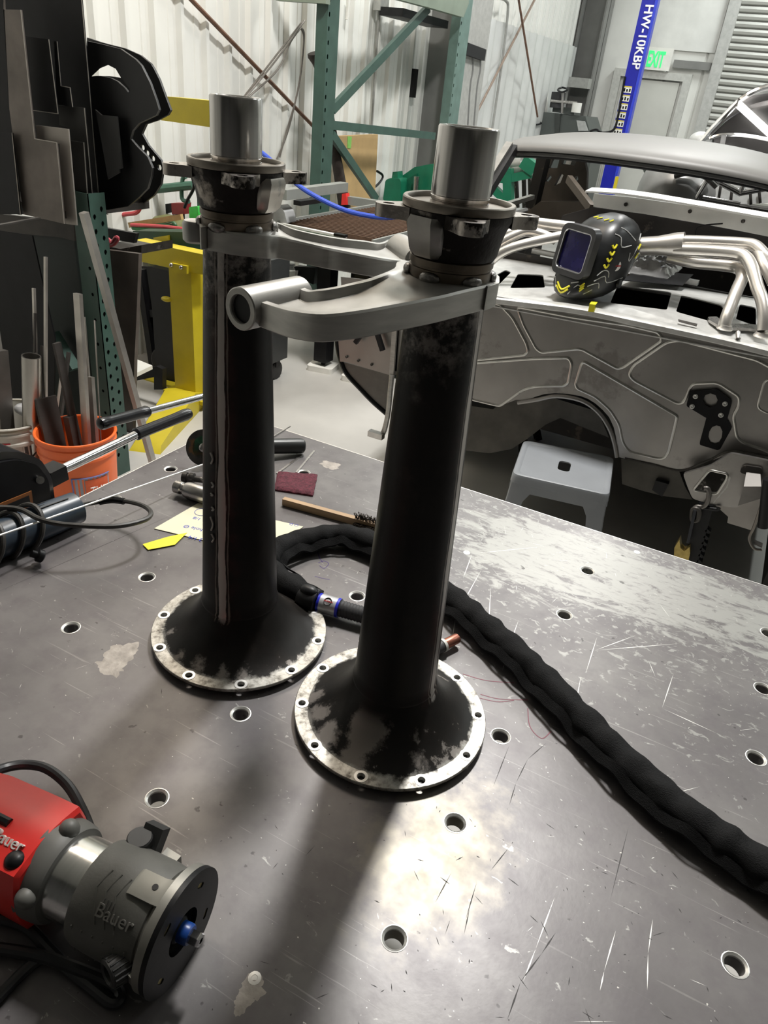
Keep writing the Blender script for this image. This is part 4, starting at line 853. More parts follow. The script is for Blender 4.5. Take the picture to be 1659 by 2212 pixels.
for x, z in [(-0.0915,0.7858),(-0.0916,0.7486),(0.0063,0.7851),(0.0061,0.7434)]:
    b_ = part('bolt', M('zinc_bolt', (.6, .6, .57), .35, .6), pb, lathe, [(.0085, 0), (.0085, .002), (.0062, .0025), (.0062, .006), (.005, .008), (.0028, .008), (.0028, .005)], (x, YF - .012, z), (x, YF - .1, z), 16)
part('edge_of_seam', DARKSTEEL, fw, tube, [Vector((x, YF - .002, z)) for x, z in [(-0.2611,0.4878),(-0.1596,0.4949),(-0.058,0.5027),(0.017,0.5664),(0.0775,0.6239),(0.1926,0.6383)]], .004, 6)

# ---- cowl deck with its row of openings
zc = lambda x: .992 - .10 * max(0, -.55 - x) * .9 - .04 * max(0, x + .05)
fdeck = lambda u, v, d: Vector((u, v, zc(u) + d + .02 * (v - 2.66)))
dk_holes = [roundpoly(q, .015, 3) for q in ([(-1.0226,3.0438),(-1.0239,3.2043),(-0.986,3.1646),(-0.9468,2.911)], [(-0.8848,2.8624),(-0.949,3.1472),(-0.8479,3.1799),(-0.7655,2.9376)], [(-0.4842,2.829),(-0.5241,3.1377),(-0.3203,3.2004),(-0.2891,2.8985)], [(-0.2561,2.8992),(-0.2792,3.1808),(-0.1252,3.1483),(-0.0882,3.0438),(-0.1047,2.855)], [(-0.0541,2.9697),(-0.0623,3.2241),(-0.003,3.2321),(0.0184,2.9428)])]
deck_front = [(-1.55, 2.655), (.16, 2.655)]
part('cowl_deck', ALU, CAR, prism, [(-1.31, 2.652), (.36, 2.652), (.36, 3.55), (-1.31, 3.55)], -.004, 0, 'z', dk_holes, fdeck)
part('front_lip', ALU, CAR, loft, [[(x, 2.648, zc(x) - .016), (x, 2.644, zc(x) - .012), (x, 2.645, zc(x) + .002), (x, 2.655, zc(x) + .006), (x, 2.70, zc(x) + .006), (x, 2.71, zc(x) + .0005), (x, 2.66, zc(x) - .016)] for x in [-1.31 + .1 * i for i in range(18)]])
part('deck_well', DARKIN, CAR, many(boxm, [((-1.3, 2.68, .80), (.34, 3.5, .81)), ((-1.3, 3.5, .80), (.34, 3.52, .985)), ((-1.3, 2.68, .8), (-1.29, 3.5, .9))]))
part('rear_rail', ALU, CAR, bar, (-1.0248,3.5703,0.996), (-0.2572,3.5383,0.996), .035, .02)
part('lip_slot', DARKSTEEL, CAR, prism, [(-0.2305,2.7695),(-0.1637,2.7611),(-0.162,2.7236),(-0.2245,2.7381)], 1.0, 1.0012)
part('tape_tab', M('yellow_tape', (.85, .78, .03), .45), CAR, loft, [[(-0.5198,2.6435,0.9911), (-0.5006,2.6435,0.9938)], [(-0.5212,2.6438,1.0187), (-0.4992,2.6438,1.02)], [(-0.5415,2.7753,1), (-0.5212,2.7905,1)]], False, False, label='short piece of yellow tape on the cowl lip')
# ---- dash panel, dark inside, strut, windscreen frame and roof
part('dash_panel', M('white_scuffed_aluminium', (.85, .85, .82), .4, .15, .06, 12, .05, 80, wear=((.5, .48, .45), 9, .64, .5, .3)), CAR, prism, [(-0.6901,1.3248),(-0.5224,1.3329),(-0.2832,1.334),(-0.0409,1.3283),(-0.0222,1.2731),(-0.2395,1.2812),(-0.4853,1.2829),(-0.6812,1.2808)], 3.09, 3.12, 'y')
part('dash_flange', M('white_scuffed_aluminium', (.62, .61, .58)), CAR, loft, [[(x, 3.02, z), (x, 3.12, z + .006), (x, 3.12, z + .012), (x, 3.02, z + .006)] for x, z in [(-0.7087,1.332),(-0.5911,1.3419),(-0.4754,1.3441),(-0.2793,1.3406),(-0.0411,1.3355)]])
for q in [(-0.5606,3.09,1.306),(-0.3267,3.09,1.3165),(-0.1396,3.09,1.3113)]: part('rivet_spot', DARKSTEEL, CAR, cyl, q, (q[0], 3.085, q[2]), .007)
part('dash_front', DARKIN, CAR, prism, [(-0.6902,1.2743),(-0.4897,1.2786),(-0.241,1.2753),(-0.0224,1.2698),(0.0181,1.1503),(-0.6456,1.143),(-0.8164,1.1509),(-0.8065,1.2246)], 3.13, 3.16, 'y')
part('dash_wire', BLACKMETAL, CAR, tube, [(-0.2796,3.05,1.2417), (-0.2784,3.05,1.2745), (-0.2011,3.05,1.2974)], .003, 6)
part('brace_strut', M('brown_bar', (.09, .075, .06), .5, .4), CAR, bar, (-0.8651,3.35,1.3423), (-0.6971,3.14,1.2667), .022, .03)
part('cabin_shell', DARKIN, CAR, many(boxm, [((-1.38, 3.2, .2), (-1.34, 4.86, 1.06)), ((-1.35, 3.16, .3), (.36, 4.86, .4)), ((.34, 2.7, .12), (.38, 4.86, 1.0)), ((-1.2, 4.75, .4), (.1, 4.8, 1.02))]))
# inner rear quarter, brown grey, with lightening holes
part('inner_quarter', M('old_brown_paint', (.075, .062, .05), .6, .1, .3, 12, .1, 60), CAR, prism, [(-1.2827,1.3462),(-1.184,1.3771),(-1.0535,1.3701),(-1.0221,1.3096),(-0.9903,1.1585),(-1.1228,1.1029),(-1.2812,1.0336),(-1.3107,1.0872)], 4.3, 4.34, 'y', [[(-1.2333,1.302),(-1.2216,1.3497),(-1.1824,1.3507),(-1.186,1.3079)], [(-1.1689,1.3293),(-1.1629,1.3607),(-1.0858,1.3624),(-1.0956,1.3308)], [(-1.184,1.2183),(-1.1631,1.2837),(-1.1444,1.2784),(-1.153,1.2382)], [(-1.241,1.2343),(-1.2207,1.2724),(-1.2061,1.2586),(-1.2228,1.2328)], [(-1.1138,1.2591),(-1.0676,1.2845),(-1.059,1.2663),(-1.0925,1.2424)]])
part('door_post', DARKIN, CAR, bar, (-1.2097,4.1,1.3679), (-1.2241,4.1,1.1158), .09, .05)
part('quarter_lower', M('brown_sill', (.10, .08, .062), .55, .1), CAR, prism, [(-1.2279,1.078),(-1.13,1.1751),(-0.9113,1.2067),(-0.8742,1.1834),(-1.0017,1.1129),(-0.9934,1.0393),(-1.2162,1.0185)], 3.9, 3.95, 'y')
part('door_top', M('grey_strip', (.4, .4, .38), .4, .5), CAR, bar, (-1.233,3.3,1.1523), (-1.174,3.9,1.1916), .025, .02)
def rsec(y, zc_, zl, w, n=20):
    s_ = []
    for i in range(n + 1):
        t = -1 + 2 * i / n; s_.append((-.6 + w * t, y + .05 * (1 - abs(t) ** 2) * -1 + .05, zc_ - (zc_ - zl) * abs(t) ** 2.6))
    return s_
def roof(bm):
    S = [(3.345, 1.452, 1.425, .56), (3.36, 1.467, 1.437, .565), (3.42, 1.487, 1.45, .58), (3.6, 1.508, 1.46, .60), (3.9, 1.522, 1.46, .63), (4.3, 1.518, 1.45, .64), (4.7, 1.49, 1.42, .63), (4.85, 1.46, 1.40, .61)]
    out_ = [rsec(*q) for q in S]; g = [[bm.verts.new(p) for p in s_] for s_ in out_]; lo = [[bm.verts.new((p[0], p[1], p[2] - .012)) for p in s_] for s_ in out_]
    for G in (g, lo):
        for A, B in zip(G, G[1:]):
            for i in range(len(A) - 1): bm.faces.new((A[i], A[i + 1], B[i + 1], B[i]))
    for A, B in ((g[0], lo[0]), (g[-1], lo[-1])):
        for i in range(len(A) - 1): bm.faces.new((A[i], A[i + 1], B[i + 1], B[i]))
    for k in (0, -1):
        for i in range(len(g) - 1): bm.faces.new((g[i][k], g[i + 1][k], lo[i + 1][k], lo[i][k]))
part('roof', PRIMER, CAR, roof, angle=50)
part('windscreen_header', BLACK, CAR, loft, [[(p[0], p[1] + .012, p[2] - .003), (p[0], p[1] + .012, p[2] - .034), (p[0], p[1] + .05, p[2] - .04), (p[0], p[1] + .06, p[2] - .006)] for p in rsec(3.345, 1.452, 1.425, .56)])
part('header_seal', M('grey_primer_dark', (.09, .09, .088), .55), CAR, loft, [[(p[0], p[1] + .008, p[2] - .016), (p[0], p[1] + .006, p[2] - .026), (p[0], p[1] + .013, p[2] - .03), (p[0], p[1] + .014, p[2] - .014)] for p in rsec(3.345, 1.452, 1.425, .55)])
part('pillar', M('bare_grey_pillar', (.22, .215, .2), .45, .5), CAR, bar, (-1.155, 3.37, 1.43), (-1.156,3.02,1.2092), .03, .05)
part('pillar_seal', BLACK, CAR, bar, (-1.13, 3.375, 1.425), (-1.1257,3.03,1.2129), .02, .04)
part('pillar', M('bare_grey_pillar', (.22, .215, .2), .45, .5), CAR, bar, (-.045, 3.37, 1.43), (.14, 3.05, 1.12), .03, .05)
part('rear_pillar', M('bare_grey_pillar', (.22, .215, .2), .45, .5), CAR, bar, (-1.2, 4.8, 1.42), (-1.3, 4.86, 1.05), .1, .04)
part('rear_pillar', M('bare_grey_pillar', (.22, .215, .2), .45, .5), CAR, bar, (.0, 4.8, 1.42), (.12, 4.86, 1.05), .1, .04)
# ---- side of the cowl and hinge post at the car's far left
part('cowl_side', M('grey_brown_sheet', (.33, .31, .29), .42, .7, .1, 8), CAR, prism, [(-1.5396,0.6736),(-1.507,0.7046),(-1.2581,0.7826),(-1.2443,0.5694),(-1.2806,0.5602),(-1.4962,0.5646),(-1.5212,0.5599)], 2.66, 2.69, 'y')
part('side_flange', BRUSHED, CAR, bar, (-1.2662,2.645,0.7647), (-1.2589,2.645,0.5699), .012, .02)
for a in ([(-1.4874,2.655,0.5904),(-1.4289,2.655,0.5872),(-1.3636,2.655,0.5859)]): part('rivet', DARKSTEEL, CAR, ball, a, .006)
part('lower_side', M('dark_grey_sheet', (.13, .125, .115), .45, .6), CAR, prism, [(-1.5248,0.5539),(-1.2902,0.5522),(-1.285,0.3775),(-1.3531,0.4161),(-1.4202,0.4596),(-1.4957,0.5074)], 2.68, 2.70, 'y')
part('wheel_arch_edge', BLACK, CAR, tube, [(-1.5561,2.68,0.6585),(-1.544,2.68,0.5987),(-1.5227,2.68,0.5473),(-1.4914,2.68,0.5035),(-1.4197,2.68,0.4546),(-1.3527,2.68,0.4119),(-1.2801,2.68,0.3752)], .011, 8)
part('post_strip', BRUSHED, CAR, tube, [(-1.2565,2.64,0.5719),(-1.2558,2.64,0.499),(-1.2548,2.64,0.4065),(-1.2635,2.64,0.3231),(-1.277,2.64,0.2816)], .012, 8)
part('post_foot', STEEL, CAR, box, (-1.2924,2.62,0.2933), (.07, .03, .025))
for a, b in (((-1.3943,2.63,0.7395), (-1.4347,2.63,0.6706)), ((-1.3452,2.63,0.7504), (-1.3044,2.63,0.6676))): part('wiper_arm', BLACK, CAR, bar, a, b, .018, .018)
# ---- underside, frame box at the lower right
part('floor_pan', M('dark_floor_pan', (.085, .08, .07), .5, .6, .3, 10, .1, 60), CAR, prism, [(-0.9941,0.49),(-0.8215,0.5119),(-0.7533,0.5791),(-0.5913,0.6238),(-0.4111,0.6166),(-0.3447,0.5261),(-0.5448,0.5521),(-0.5966,0.5077),(-0.6582,0.4253),(-0.7112,0.3653),(-0.8022,0.3167),(-0.936,0.2917)], 2.72, 3.3, 'y')
part('sill_box', M('dark_floor_pan', (.085, .08, .07), .5, .6), CAR, prism, [(-0.2766,0.4745),(-0.0634,0.4862),(-0.0285,0.4355),(0.0107,0.3936),(-0.0922,0.3739),(-0.1678,0.3702),(-0.2468,0.3732)], 2.68, 3.0, 'y')
part('sill_bracket', BLACKMETAL, CAR, prism, [(-0.1348,0.3967),(-0.1323,0.4372),(-0.0849,0.4373),(-0.0928,0.3812)], 2.655, 2.69, 'y')
fb = part('frame_mount', SHEET, CAR, prism, roundpoly([(-0.0483,0.5231),(0.0279,0.579),(0.0748,0.6437),(0.1933,0.6513),(0.2075,0.6436),(0.2387,0.5513),(0.2179,0.5077),(0.1801,0.5038),(0.1565,0.4545),(0.0801,0.4399),(0.0098,0.4408),(-0.0166,0.4755)], .01, 2), 2.585, 2.6, 'y', [roundpoly([(0.0307,0.5647),(0.0891,0.5681),(0.0926,0.5511),(0.0791,0.4837),(0.0012,0.4747)], .012, 3)])
part('opening_lip', M('polished_bead', (.55, .54, .51), .3, .95), fb, tube, [Vector((x, 2.583, z)) for x, z in roundpoly([(0.0307,0.5647),(0.0891,0.5681),(0.0926,0.5511),(0.0791,0.4837),(0.0012,0.4747)], .012, 3)], .0045, 8, 1, True, False)
part('box_side', DARKSTEEL, CAR, prism, [(-0.0479,0.4982),(0.0775,0.6179),(0.1965,0.6267),(0.2327,0.519),(0.1601,0.4276),(0.0105,0.4118)], 2.68, 2.69, 'y')
part('frame_gusset', M('dull_gusset', (.16, .15, .14), .5, .3), CAR, loft, [[(0.1416,2.58,0.5989), (0.1836,2.58,0.6055)], [(0.1479,2.52,0.5663), (0.1975,2.52,0.5831)], [(0.1543,2.55,0.479), (0.2137,2.55,0.5291)]], False, False)
part('frame_notch', DARKIN, CAR, prism, roundpoly([(0.1211,0.5886),(0.1263,0.6187),(0.1577,0.6217),(0.1825,0.6262),(0.1936,0.6018),(0.1485,0.5869)], .01, 2), 2.575, 2.59, 'y')
part('lower_box', M('grey_brown_sheet', (.33, .31, .29)), CAR, prism, [(0.0817,0.4207),(0.1796,0.4779),(0.225,0.4882),(0.2299,0.3619),(0.1477,0.3626),(0.1434,0.3865)], 2.64, 2.8, 'y')
part('torn_flange', BRUSHED, CAR, loft, [[(0.0959,2.57,0.5667), (0.1026,2.56,0.5677)], [(0.0987,2.56,0.5321), (0.1035,2.55,0.5345)], [(0.076,2.565,0.4554), (0.0806,2.56,0.4575)]], False, False)
part('brake_line', M('wire_grey', (.22, .2, .18), .4, .7), CAR, tube, [(0.2104,2.55,0.5955), (0.2212,2.55,0.5065), (0.2263,2.55,0.4196), (0.2261,2.55,0.374), (0.2519,2.55,0.3416), (0.2782,2.55,0.3443)], .005, 8)
part('hanging_clip', DARKSTEEL, CAR, bar, (0.244,2.55,0.3656), (0.2726,2.55,0.3613), .03, .004)
part('damper', BLACK, CAR, cyl, (0.208,2.5,0.623), (0.2478,2.5,0.4529), .018)

# ---- hook, strap and jack under the frame
jk = thing('support_jack', 'black toothed jack with a hook under the car\'s frame', 'jack', (0.0751,2.6,0.1807)[:2] + (0,))
j0, j1 = Vector((0.0591,2.6,0.4256)), Vector((0.0768,2.6,0.1876)); jd = (j1 - j0).normalized()
j2 = j0 + jd * (j0.z / -jd.z)
part('toothed_bar', BLACKMETAL, jk, bar, j0, j2, .05, .03, (0, 1, 0))
jx = jd.cross(Vector((0, 1, 0))).normalized(); jx = jx if jx.x > 0 else -jx
for k in range(14): part('tooth', BLACKMETAL, jk, bar, j0 + jd * (.09 + .026 * k) + jx * .022, j0 + jd * (.099 + .026 * k) + jx * .036, .012, .03, (0, 1, 0))
part('foot', BLACKMETAL, jk, box, (j2.x, j2.y, .015), (.16, .12, .03))
part('strap', M('dark_navy_strap', (.02, .022, .03), .6), jk, bar, (0.0301,2.57,0.4178), (0.0447,2.57,0.2817), .042, .01)
part('strap_buckle', DARKSTEEL, jk, tube, [(0.0234,2.56,0.4125),(0.0417,2.56,0.4152),(0.0493,2.56,0.3795),(0.032,2.56,0.3731)], .009, 8, 4, True)
part('hook', M('hook_grey', (.16, .15, .14), .4, .8), jk, tube, [(0.0342,2.57,0.4984),(0.046,2.57,0.5006),(0.0551,2.57,0.4833),(0.0596,2.57,0.4511),(0.052,2.57,0.4295),(0.032,2.57,0.4223),(0.0254,2.57,0.4123)], .0085, 8)
part('chain_loop', BLACKMETAL, jk, tube, [(0.053,2.57,0.426),(0.0768,2.57,0.4307),(0.0976,2.57,0.4344),(0.1011,2.57,0.4432)], .007, 8)
part('latch', M('brass_zinc', (.4, .3, .1), .35, .8, .3, 30), jk, prism, [(0.007,0.2414),(0.0139,0.2808),(0.0265,0.249),(0.0428,0.239),(0.0551,0.2643),(0.0642,0.2393),(0.0688,0.1957),(0.0397,0.1922),(0.0162,0.2036)], 2.56, 2.6, 'y')

# ================================================================ things lying on the car
# welding helmet
HM = thing('welding_helmet', 'black welding helmet with yellow stripes and a dark purple window', 'helmet', (-0.5832,2.8283,1))
ho = Vector((-0.5834,2.8758,0.995)); hf = Vector((-.50, -.866, 0)); hs = Vector((.866, -.5, 0)); hu = Vector((0, 0, 1))
HS = [(h * .96, f_ * .95, b_ * .95, w_ * .93) for h, f_, b_, w_ in [(0.0, .135, -.02, .050), (.012, .150, -.05, .075), (.04, .150, -.09, .100), (.08, .138, -.115, .115), (.13, .128, -.125, .122), (.18, .118, -.13, .124), (.22, .105, -.13, .118), (.255, .085, -.12, .104), (.28, .055, -.10, .084), (.297, .02, -.075, .058), (.305, -.01, -.05, .03)]]
def hsec(h):
    for a, b in zip(HS, HS[1:]):
        if a[0] <= h <= b[0]: t = (h - a[0]) / (b[0] - a[0]); return [p + (q - p) * t for p, q in zip(a, b)]
    return HS[-1]
def hpt(h, th, out=0.):
    _, f_, b_, w_ = hsec(h); c_ = (f_ + b_) / 2; L_ = (f_ - b_) / 2; ex = .62
    ct, st = math.cos(th), math.sin(th)
    return ho + hf * (c_ + (L_ + out) * math.copysign(abs(ct) ** ex, ct) - .22 * max(0, h - .05) * .6) + hs * ((w_ + out) * math.copysign(abs(st) ** .75, st)) + hu * h
part('shell', M('helmet_black_gloss', (.016, .017, .018), .36, 0, .4, 12, spec=.4), HM, loft, [[hpt(h, 2 * PI * i / 36) for i in range(36)] for h in [HS[-1][0] * k / 22 for k in range(23)]], angle=50)
def wpt(u, v, d): # window frame plane, leaning back like the face
    return ho + hf * (.125 - .132 * (v - .05) + d) + hs * u + hu * v
part('window_bezel', M('bezel_grey', (.03, .03, .032), .35), HM, prism, rrect((0, .165), .168, .175, .03, 4), -.015, .016, 'z', [rrect((0, .165), .130, .132, .016, 4)], wpt)
part('lens', M('lens_purple', (.012, .01, .07), .07, 0, .3, 16, coat=1.), HM, prism, rrect((0, .165), .132, .134, .016, 4), -.012, .004, 'z', (), wpt)
part('chrome_edge', M('silver_trim', (.55, .55, .56), .2, .9), HM, tube, [wpt(u, v, .014) for u, v in rrect((0, .165), .132, .134, .017, 5)], .0025, 6, 1, True, False)
def hstroke(bm, pts, r=.0022):
    tube(bm, [hpt(h, t, .0008) for h, t in pts], r, 5, 3)
HY = M('yellow_decal', (.75, .68, .03), .4); HW_ = M('grey_decal', (.42, .42, .41), .4)
for k in range(4): part('stripe', HY, HM, hstroke, [(.205 - .022 * k, 1.05), (.195 - .022 * k, 1.17), (.208 - .022 * k, 1.22)], .004)
for k in range(2): part('chevron', HY, HM, hstroke, [(.05 - .012 * k, -.22), (.030 - .012 * k, 0), (.05 - .012 * k, .22)], .0038)
for k in range(3): part('stripe', HY, HM, hstroke, [(.055 - .008 * k, .62 + .05 * k), (.07 - .008 * k, .70 + .05 * k)], .003)
for k in range(4): part('stripe', HY, HM, hstroke, [(.272, -.5 + .3 * k), (.278, -.35 + .3 * k)], .003)
for k in range(2): part('stripe', HY, HM, hstroke, [(.16 + .03 * k, 1.95), (.175 + .03 * k, 2.1)], .004)
for q in ([(.24, 1.0), (.23, 1.3), (.2, 1.42), (.205, 1.6)], [(.26, 1.2), (.25, 1.5), (.22, 1.7)], [(.08, 1.0), (.10, 1.3), (.075, 1.5), (.09, 1.8)], [(.06, .9), (.075, 1.2), (.055, 1.4)], [(.10, 1.0), (.12, 1.15), (.115, 1.35), (.095, 1.45)], [(.02, .3), (.06, .5), (.045, .8)], [(.03, -.3), (.06, -.5), (.05, -.8)], [(.06, .2), (.07, .45)], [(.18, 1.62), (.15, 1.7), (.20, 1.9)], [(.22, 1.9), (.24, 2.1)], [(.03, 1.0), (.05, 1.2)]):
    part('line_decal', HW_, HM, hstroke, q, .0019)
lc = hpt(.135, 1.52, .001); ln = (hpt(.135, 1.52, .02) - hpt(.135, 1.52, 0)).normalized()
part('round_badge', M('badge_white', (.75, .73, .7), .4), HM, lathe, [(.001, .0008), (.018, .0008), (.0185, 0)], lc - ln * .003, lc + ln, 24)
bx_ = Vector((0, 0, 1)).cross(ln).normalized()
part('badge_lettering', M('badge_red', (.6, .02, .02), .4), HM, gtext, 'LINCOLN', .0075, lc - ln * .0015 - bx_ * .0155 - hu * .0025, bx_, ln.cross(bx_), .002)
part('ratchet_knob', BLACK, HM, lathe, [(.016, 0), (.018, .004), (.016, .012)], hpt(.07, 1.75), hpt(.07, 1.75, .05), 20)
# crumpled foil bag
def foil(bm):
    q = [Vector(v) for v in [(-0.549,3.381,1.01),(-0.6038,3.9477,1.01),(-0.3572,3.7454,1.01),(-0.374,3.4088,1.01)]]; n = 22; g = []
    for i in range(n + 1):
        row = []
        for j in range(n + 1):
            p = q[0].lerp(q[3], i / n).lerp(q[1].lerp(q[2], i / n), j / n); e = min(i, n - i, j, n - j) / n
            z = 1.013 + min(.045, e * .16) + .02 * noise.noise(p * 26) * min(1, e * 8) + .012 * noise.noise(p * 60) * min(1, e * 8)
            row.append(bm.verts.new((p.x + .008 * noise.noise(p * 30), p.y + .008 * noise.noise(p * 31), max(1.0105, z))))
        g.append(row)
    for i in range(n):
        for j in range(n): bm.faces.new((g[i][j], g[i + 1][j], g[i + 1][j + 1], g[i][j + 1]))
    rim = [g[i][0] for i in range(n)] + [g[n][j] for j in range(n)] + [g[i][n] for i in range(n, 0, -1)] + [g[0][j] for j in range(n, 0, -1)]
    ring_faces(bm, [rim, [bm.verts.new((v.co.x, v.co.y, 1.009)) for v in rim]], True, False, True)
solo('foil_bag', 'crumpled silver foil bag lying beside the welding helmet', 'bag', M('silver_foil', (.8, .8, .81), .2, .75, .2, 30, .1, 80), foil, angle=25)
solo('black_sheet', 'black flat sheet lying on the cowl under the foil bag', 'sheet', BLACKPLATE, prism, [q for q in [(-0.535,3.2169),(-0.5102,3.5222),(-0.2967,3.6522),(-0.302,3.3535)]], 1.0062, 1.0085)
# two sets of exhaust header tubes
h1 = thing('exhaust_header', 'satin steel exhaust header bending down to its flange beside the foil bag', 'exhaust header', (-0.0254,2.8134,1))
def htube(name, pts, r=.0195): return part(name, HEADER, h1, tube, pts, r, 16, 6)
part('collector', HEADER, h1, lathe, [(.0315, 0), (.033, .002), (.034, .06), (.043, .125), (.043, .15)], (-0.4501,2.98,1.1844), (-0.3108,2.98,1.2146), 28)
htube('primary_tube', [(-0.3416,3,1.2199), (-0.2481,3,1.2336), (-0.1263,2.99,1.2489), (-0.0741,2.97,1.2521), (-0.0325,2.94,1.2312), (0.0125,2.92,1.2053)], .0205)
htube('primary_tube', [(-0.3286,2.96,1.196), (-0.2349,2.95,1.2102), (-0.1311,2.93,1.2226), (-0.0891,2.91,1.219), (-0.056,2.87,1.1938), (-0.021,2.82,1.1472), (0.0095,2.78,1.1115), (0.031,2.75,1.0727), (0.0435,2.735,1.0292)], .021)
htube('primary_tube', [(-0.3468,3.02,1.1576), (-0.2581,3,1.159), (-0.1502,2.98,1.1703), (-0.0987,2.95,1.1732), (-0.0774,2.9,1.1576), (-0.0786,2.84,1.1202), (-0.0797,2.78,1.0746), (-0.0796,2.745,1.0376), (-0.0757,2.735,1.0058)], .021)
htube('primary_tube', [(-0.0718,2.99,1.2501), (-0.0225,2.9,1.2079), (0.0242,2.86,1.1616)], .0195)
fz = (-0.0757,2.735,1.0058)[2] - .008
fo = roundpoly([(-0.1441,2.8681),(-0.1162,2.9033),(-0.0988,2.8583),(-0.0646,2.8264),(-0.0084,2.8894),(0.0274,2.9046),(0.0886,2.8925),(0.091,2.8379),(0.0085,2.8238),(-0.037,2.7897),(-0.0811,2.7455),(-0.1326,2.8237)], .006, 2)
part('head_flange', STEEL, h1, prism, fo, .9995, 1.0085)
for p in ((-0.0748,2.735,1.0028), (0.0434,2.735,1.0261)): part('flange_ring', HEADER, h1, lathe, [(.026, 0), (.027, .004), (.022, .01), (.021, .016)], (p[0], p[1], 1.008), (p[0], p[1], 1.1), 24)
part('stub_bolt', STEEL, h1, cyl, (-0.0214,2.66,1.0035), (-0.0291,2.68,1.0189), .008)
h2 = thing('exhaust_header', 'pale exhaust header tubes curving out behind the nearer hub', 'exhaust header', (-0.8734,2.9134,1))
part('primary_tube', HEADER, h2, tube, [(-1.0285,2.86,0.979), (-0.9853,2.88,1.0526), (-0.9276,2.9,1.1026), (-0.8372,2.95,1.1416), (-0.7287,3,1.1781)], .0195, 16)
part('primary_tube', HEADER, h2, tube, [(-1.0746,2.9,1.0376), (-1.0016,2.92,1.0927), (-0.9426,2.95,1.1398), (-0.8995,2.98,1.1646), (-0.8478,3,1.1621), (-0.7787,3,1.1508)], .0195, 16)
part('primary_tube', HEADER, h2, tube, [(-1.0804,3,1.0787), (-1.0242,3.02,1.1222), (-0.9495,3.05,1.1492), (-0.8928,3.05,1.1619)], .018, 16)
part('collector', HEADER, h2, tube, [(-0.9044,3.05,1.1901), (-0.8221,3.05,1.1943), (-0.7285,3.05,1.1987)], .022, 16)

# ================================================================ stool under the tunnel
ST = thing('metal_stool', 'light grey metal stool with a slot in the seat under the car\'s tunnel', 'stool', (-.45, 2.46, 0))
GS = M('pale_grey_stool_paint', (.26, .275, .295), .38, 0, .05, 8)
sc4 = [Vector(q[:2]) for q in ((-0.5885,2.3158,0.46), (-0.2466,2.3766,0.46), (-0.3048,2.7121,0.46), (-0.6493,2.6322,0.46))]
def sring(k, z, r=.03):
    c_ = sum(sc4, Vector((0, 0))) / 4; P = [tuple(c_ + (q - c_) * k) for q in sc4]
    return [(x, y, z) for x, y in roundpoly(P, r, 5)]
cc_ = sum(sc4, Vector((0, 0))) / 4; sa = math.atan2(*(sc4[1] - sc4[0]).yx)
def seatfn(bm):
    inner = rrect((cc_.x, cc_.y), .045, .085, .016, 3, sa)
    prism(bm, [p[:2] for p in sring(.86, 0)], .452, .456, 'z', [inner])
    loft(bm, [sring(.86, .456), sring(.9, .4595), sring(.955, .4605), sring(.985, .458), sring(1, .45), sring(1.005, .43), sring(1.01, .425), sring(.985, .425), sring(.86, .452)], True, False)
part('seat', GS, ST, seatfn)
for i in range(4):
    p, a, b = sc4[i], sc4[i - 1], sc4[(i + 1) % 4]; da, db = (a - p).normalized(), (b - p).normalized(); o_ = (p - cc_)
    def leg(bm):
        S = []
        for z, k, w_ in ((.432, 1.0, .098), (.36, 1.03, .062), (.2, 1.13, .05), (0, 1.24, .042)):
            q = cc_ + o_ * k * .985
            S.append([(*(q + da * w_), z), (*(q + da * .012), z), (*(q + (da + db) * .004), z), (*(q + db * .012), z), (*(q + db * w_), z), (*(q + db * w_ + da * .004), z), (*(q + (da + db) * .012), z), (*(q + da * w_ + db * .004), z)])
        loft(bm, S)
    part('leg', GS, ST, leg)
    def apron(bm):
        e = (b - p).normalized(); n_ = Vector((-e.y, e.x)); S = []
        A_, B_ = p + e * .03, b - e * .03
        loft(bm, [[(*A_, .432), (*B_, .432), (*(B_ + n_ * .003), .432), (*(A_ + n_ * .003), .432)], [(*(p + (p - cc_) * .02 + e * .04), .395), (*(b + (b - cc_) * .02 - e * .04), .395), (*(b + (b - cc_) * .02 - e * .04 + n_ * .003), .395), (*(p + (p - cc_) * .02 + e * .04 + n_ * .003), .395)]])
    part('apron', GS, ST, apron)
js = thing('jack_stand', 'black steel stand on the floor behind the tunnel opening', 'stand', (-0.6372,3.01,0.3)[:2] + (0,))
jc = Vector((-.98, 3.6, 0))
part('plate', BLACKMETAL, js, box, (jc.x, jc.y, .28), (.2, .16, .03))
for sx, sy in ((-1, -1), (1, -1), (1, 1), (-1, 1)): part('leg', BLACKMETAL, js, bar, (jc.x + .05 * sx, jc.y + .05 * sy, .28), (jc.x + .14 * sx, jc.y + .13 * sy, 0), .035, .035)

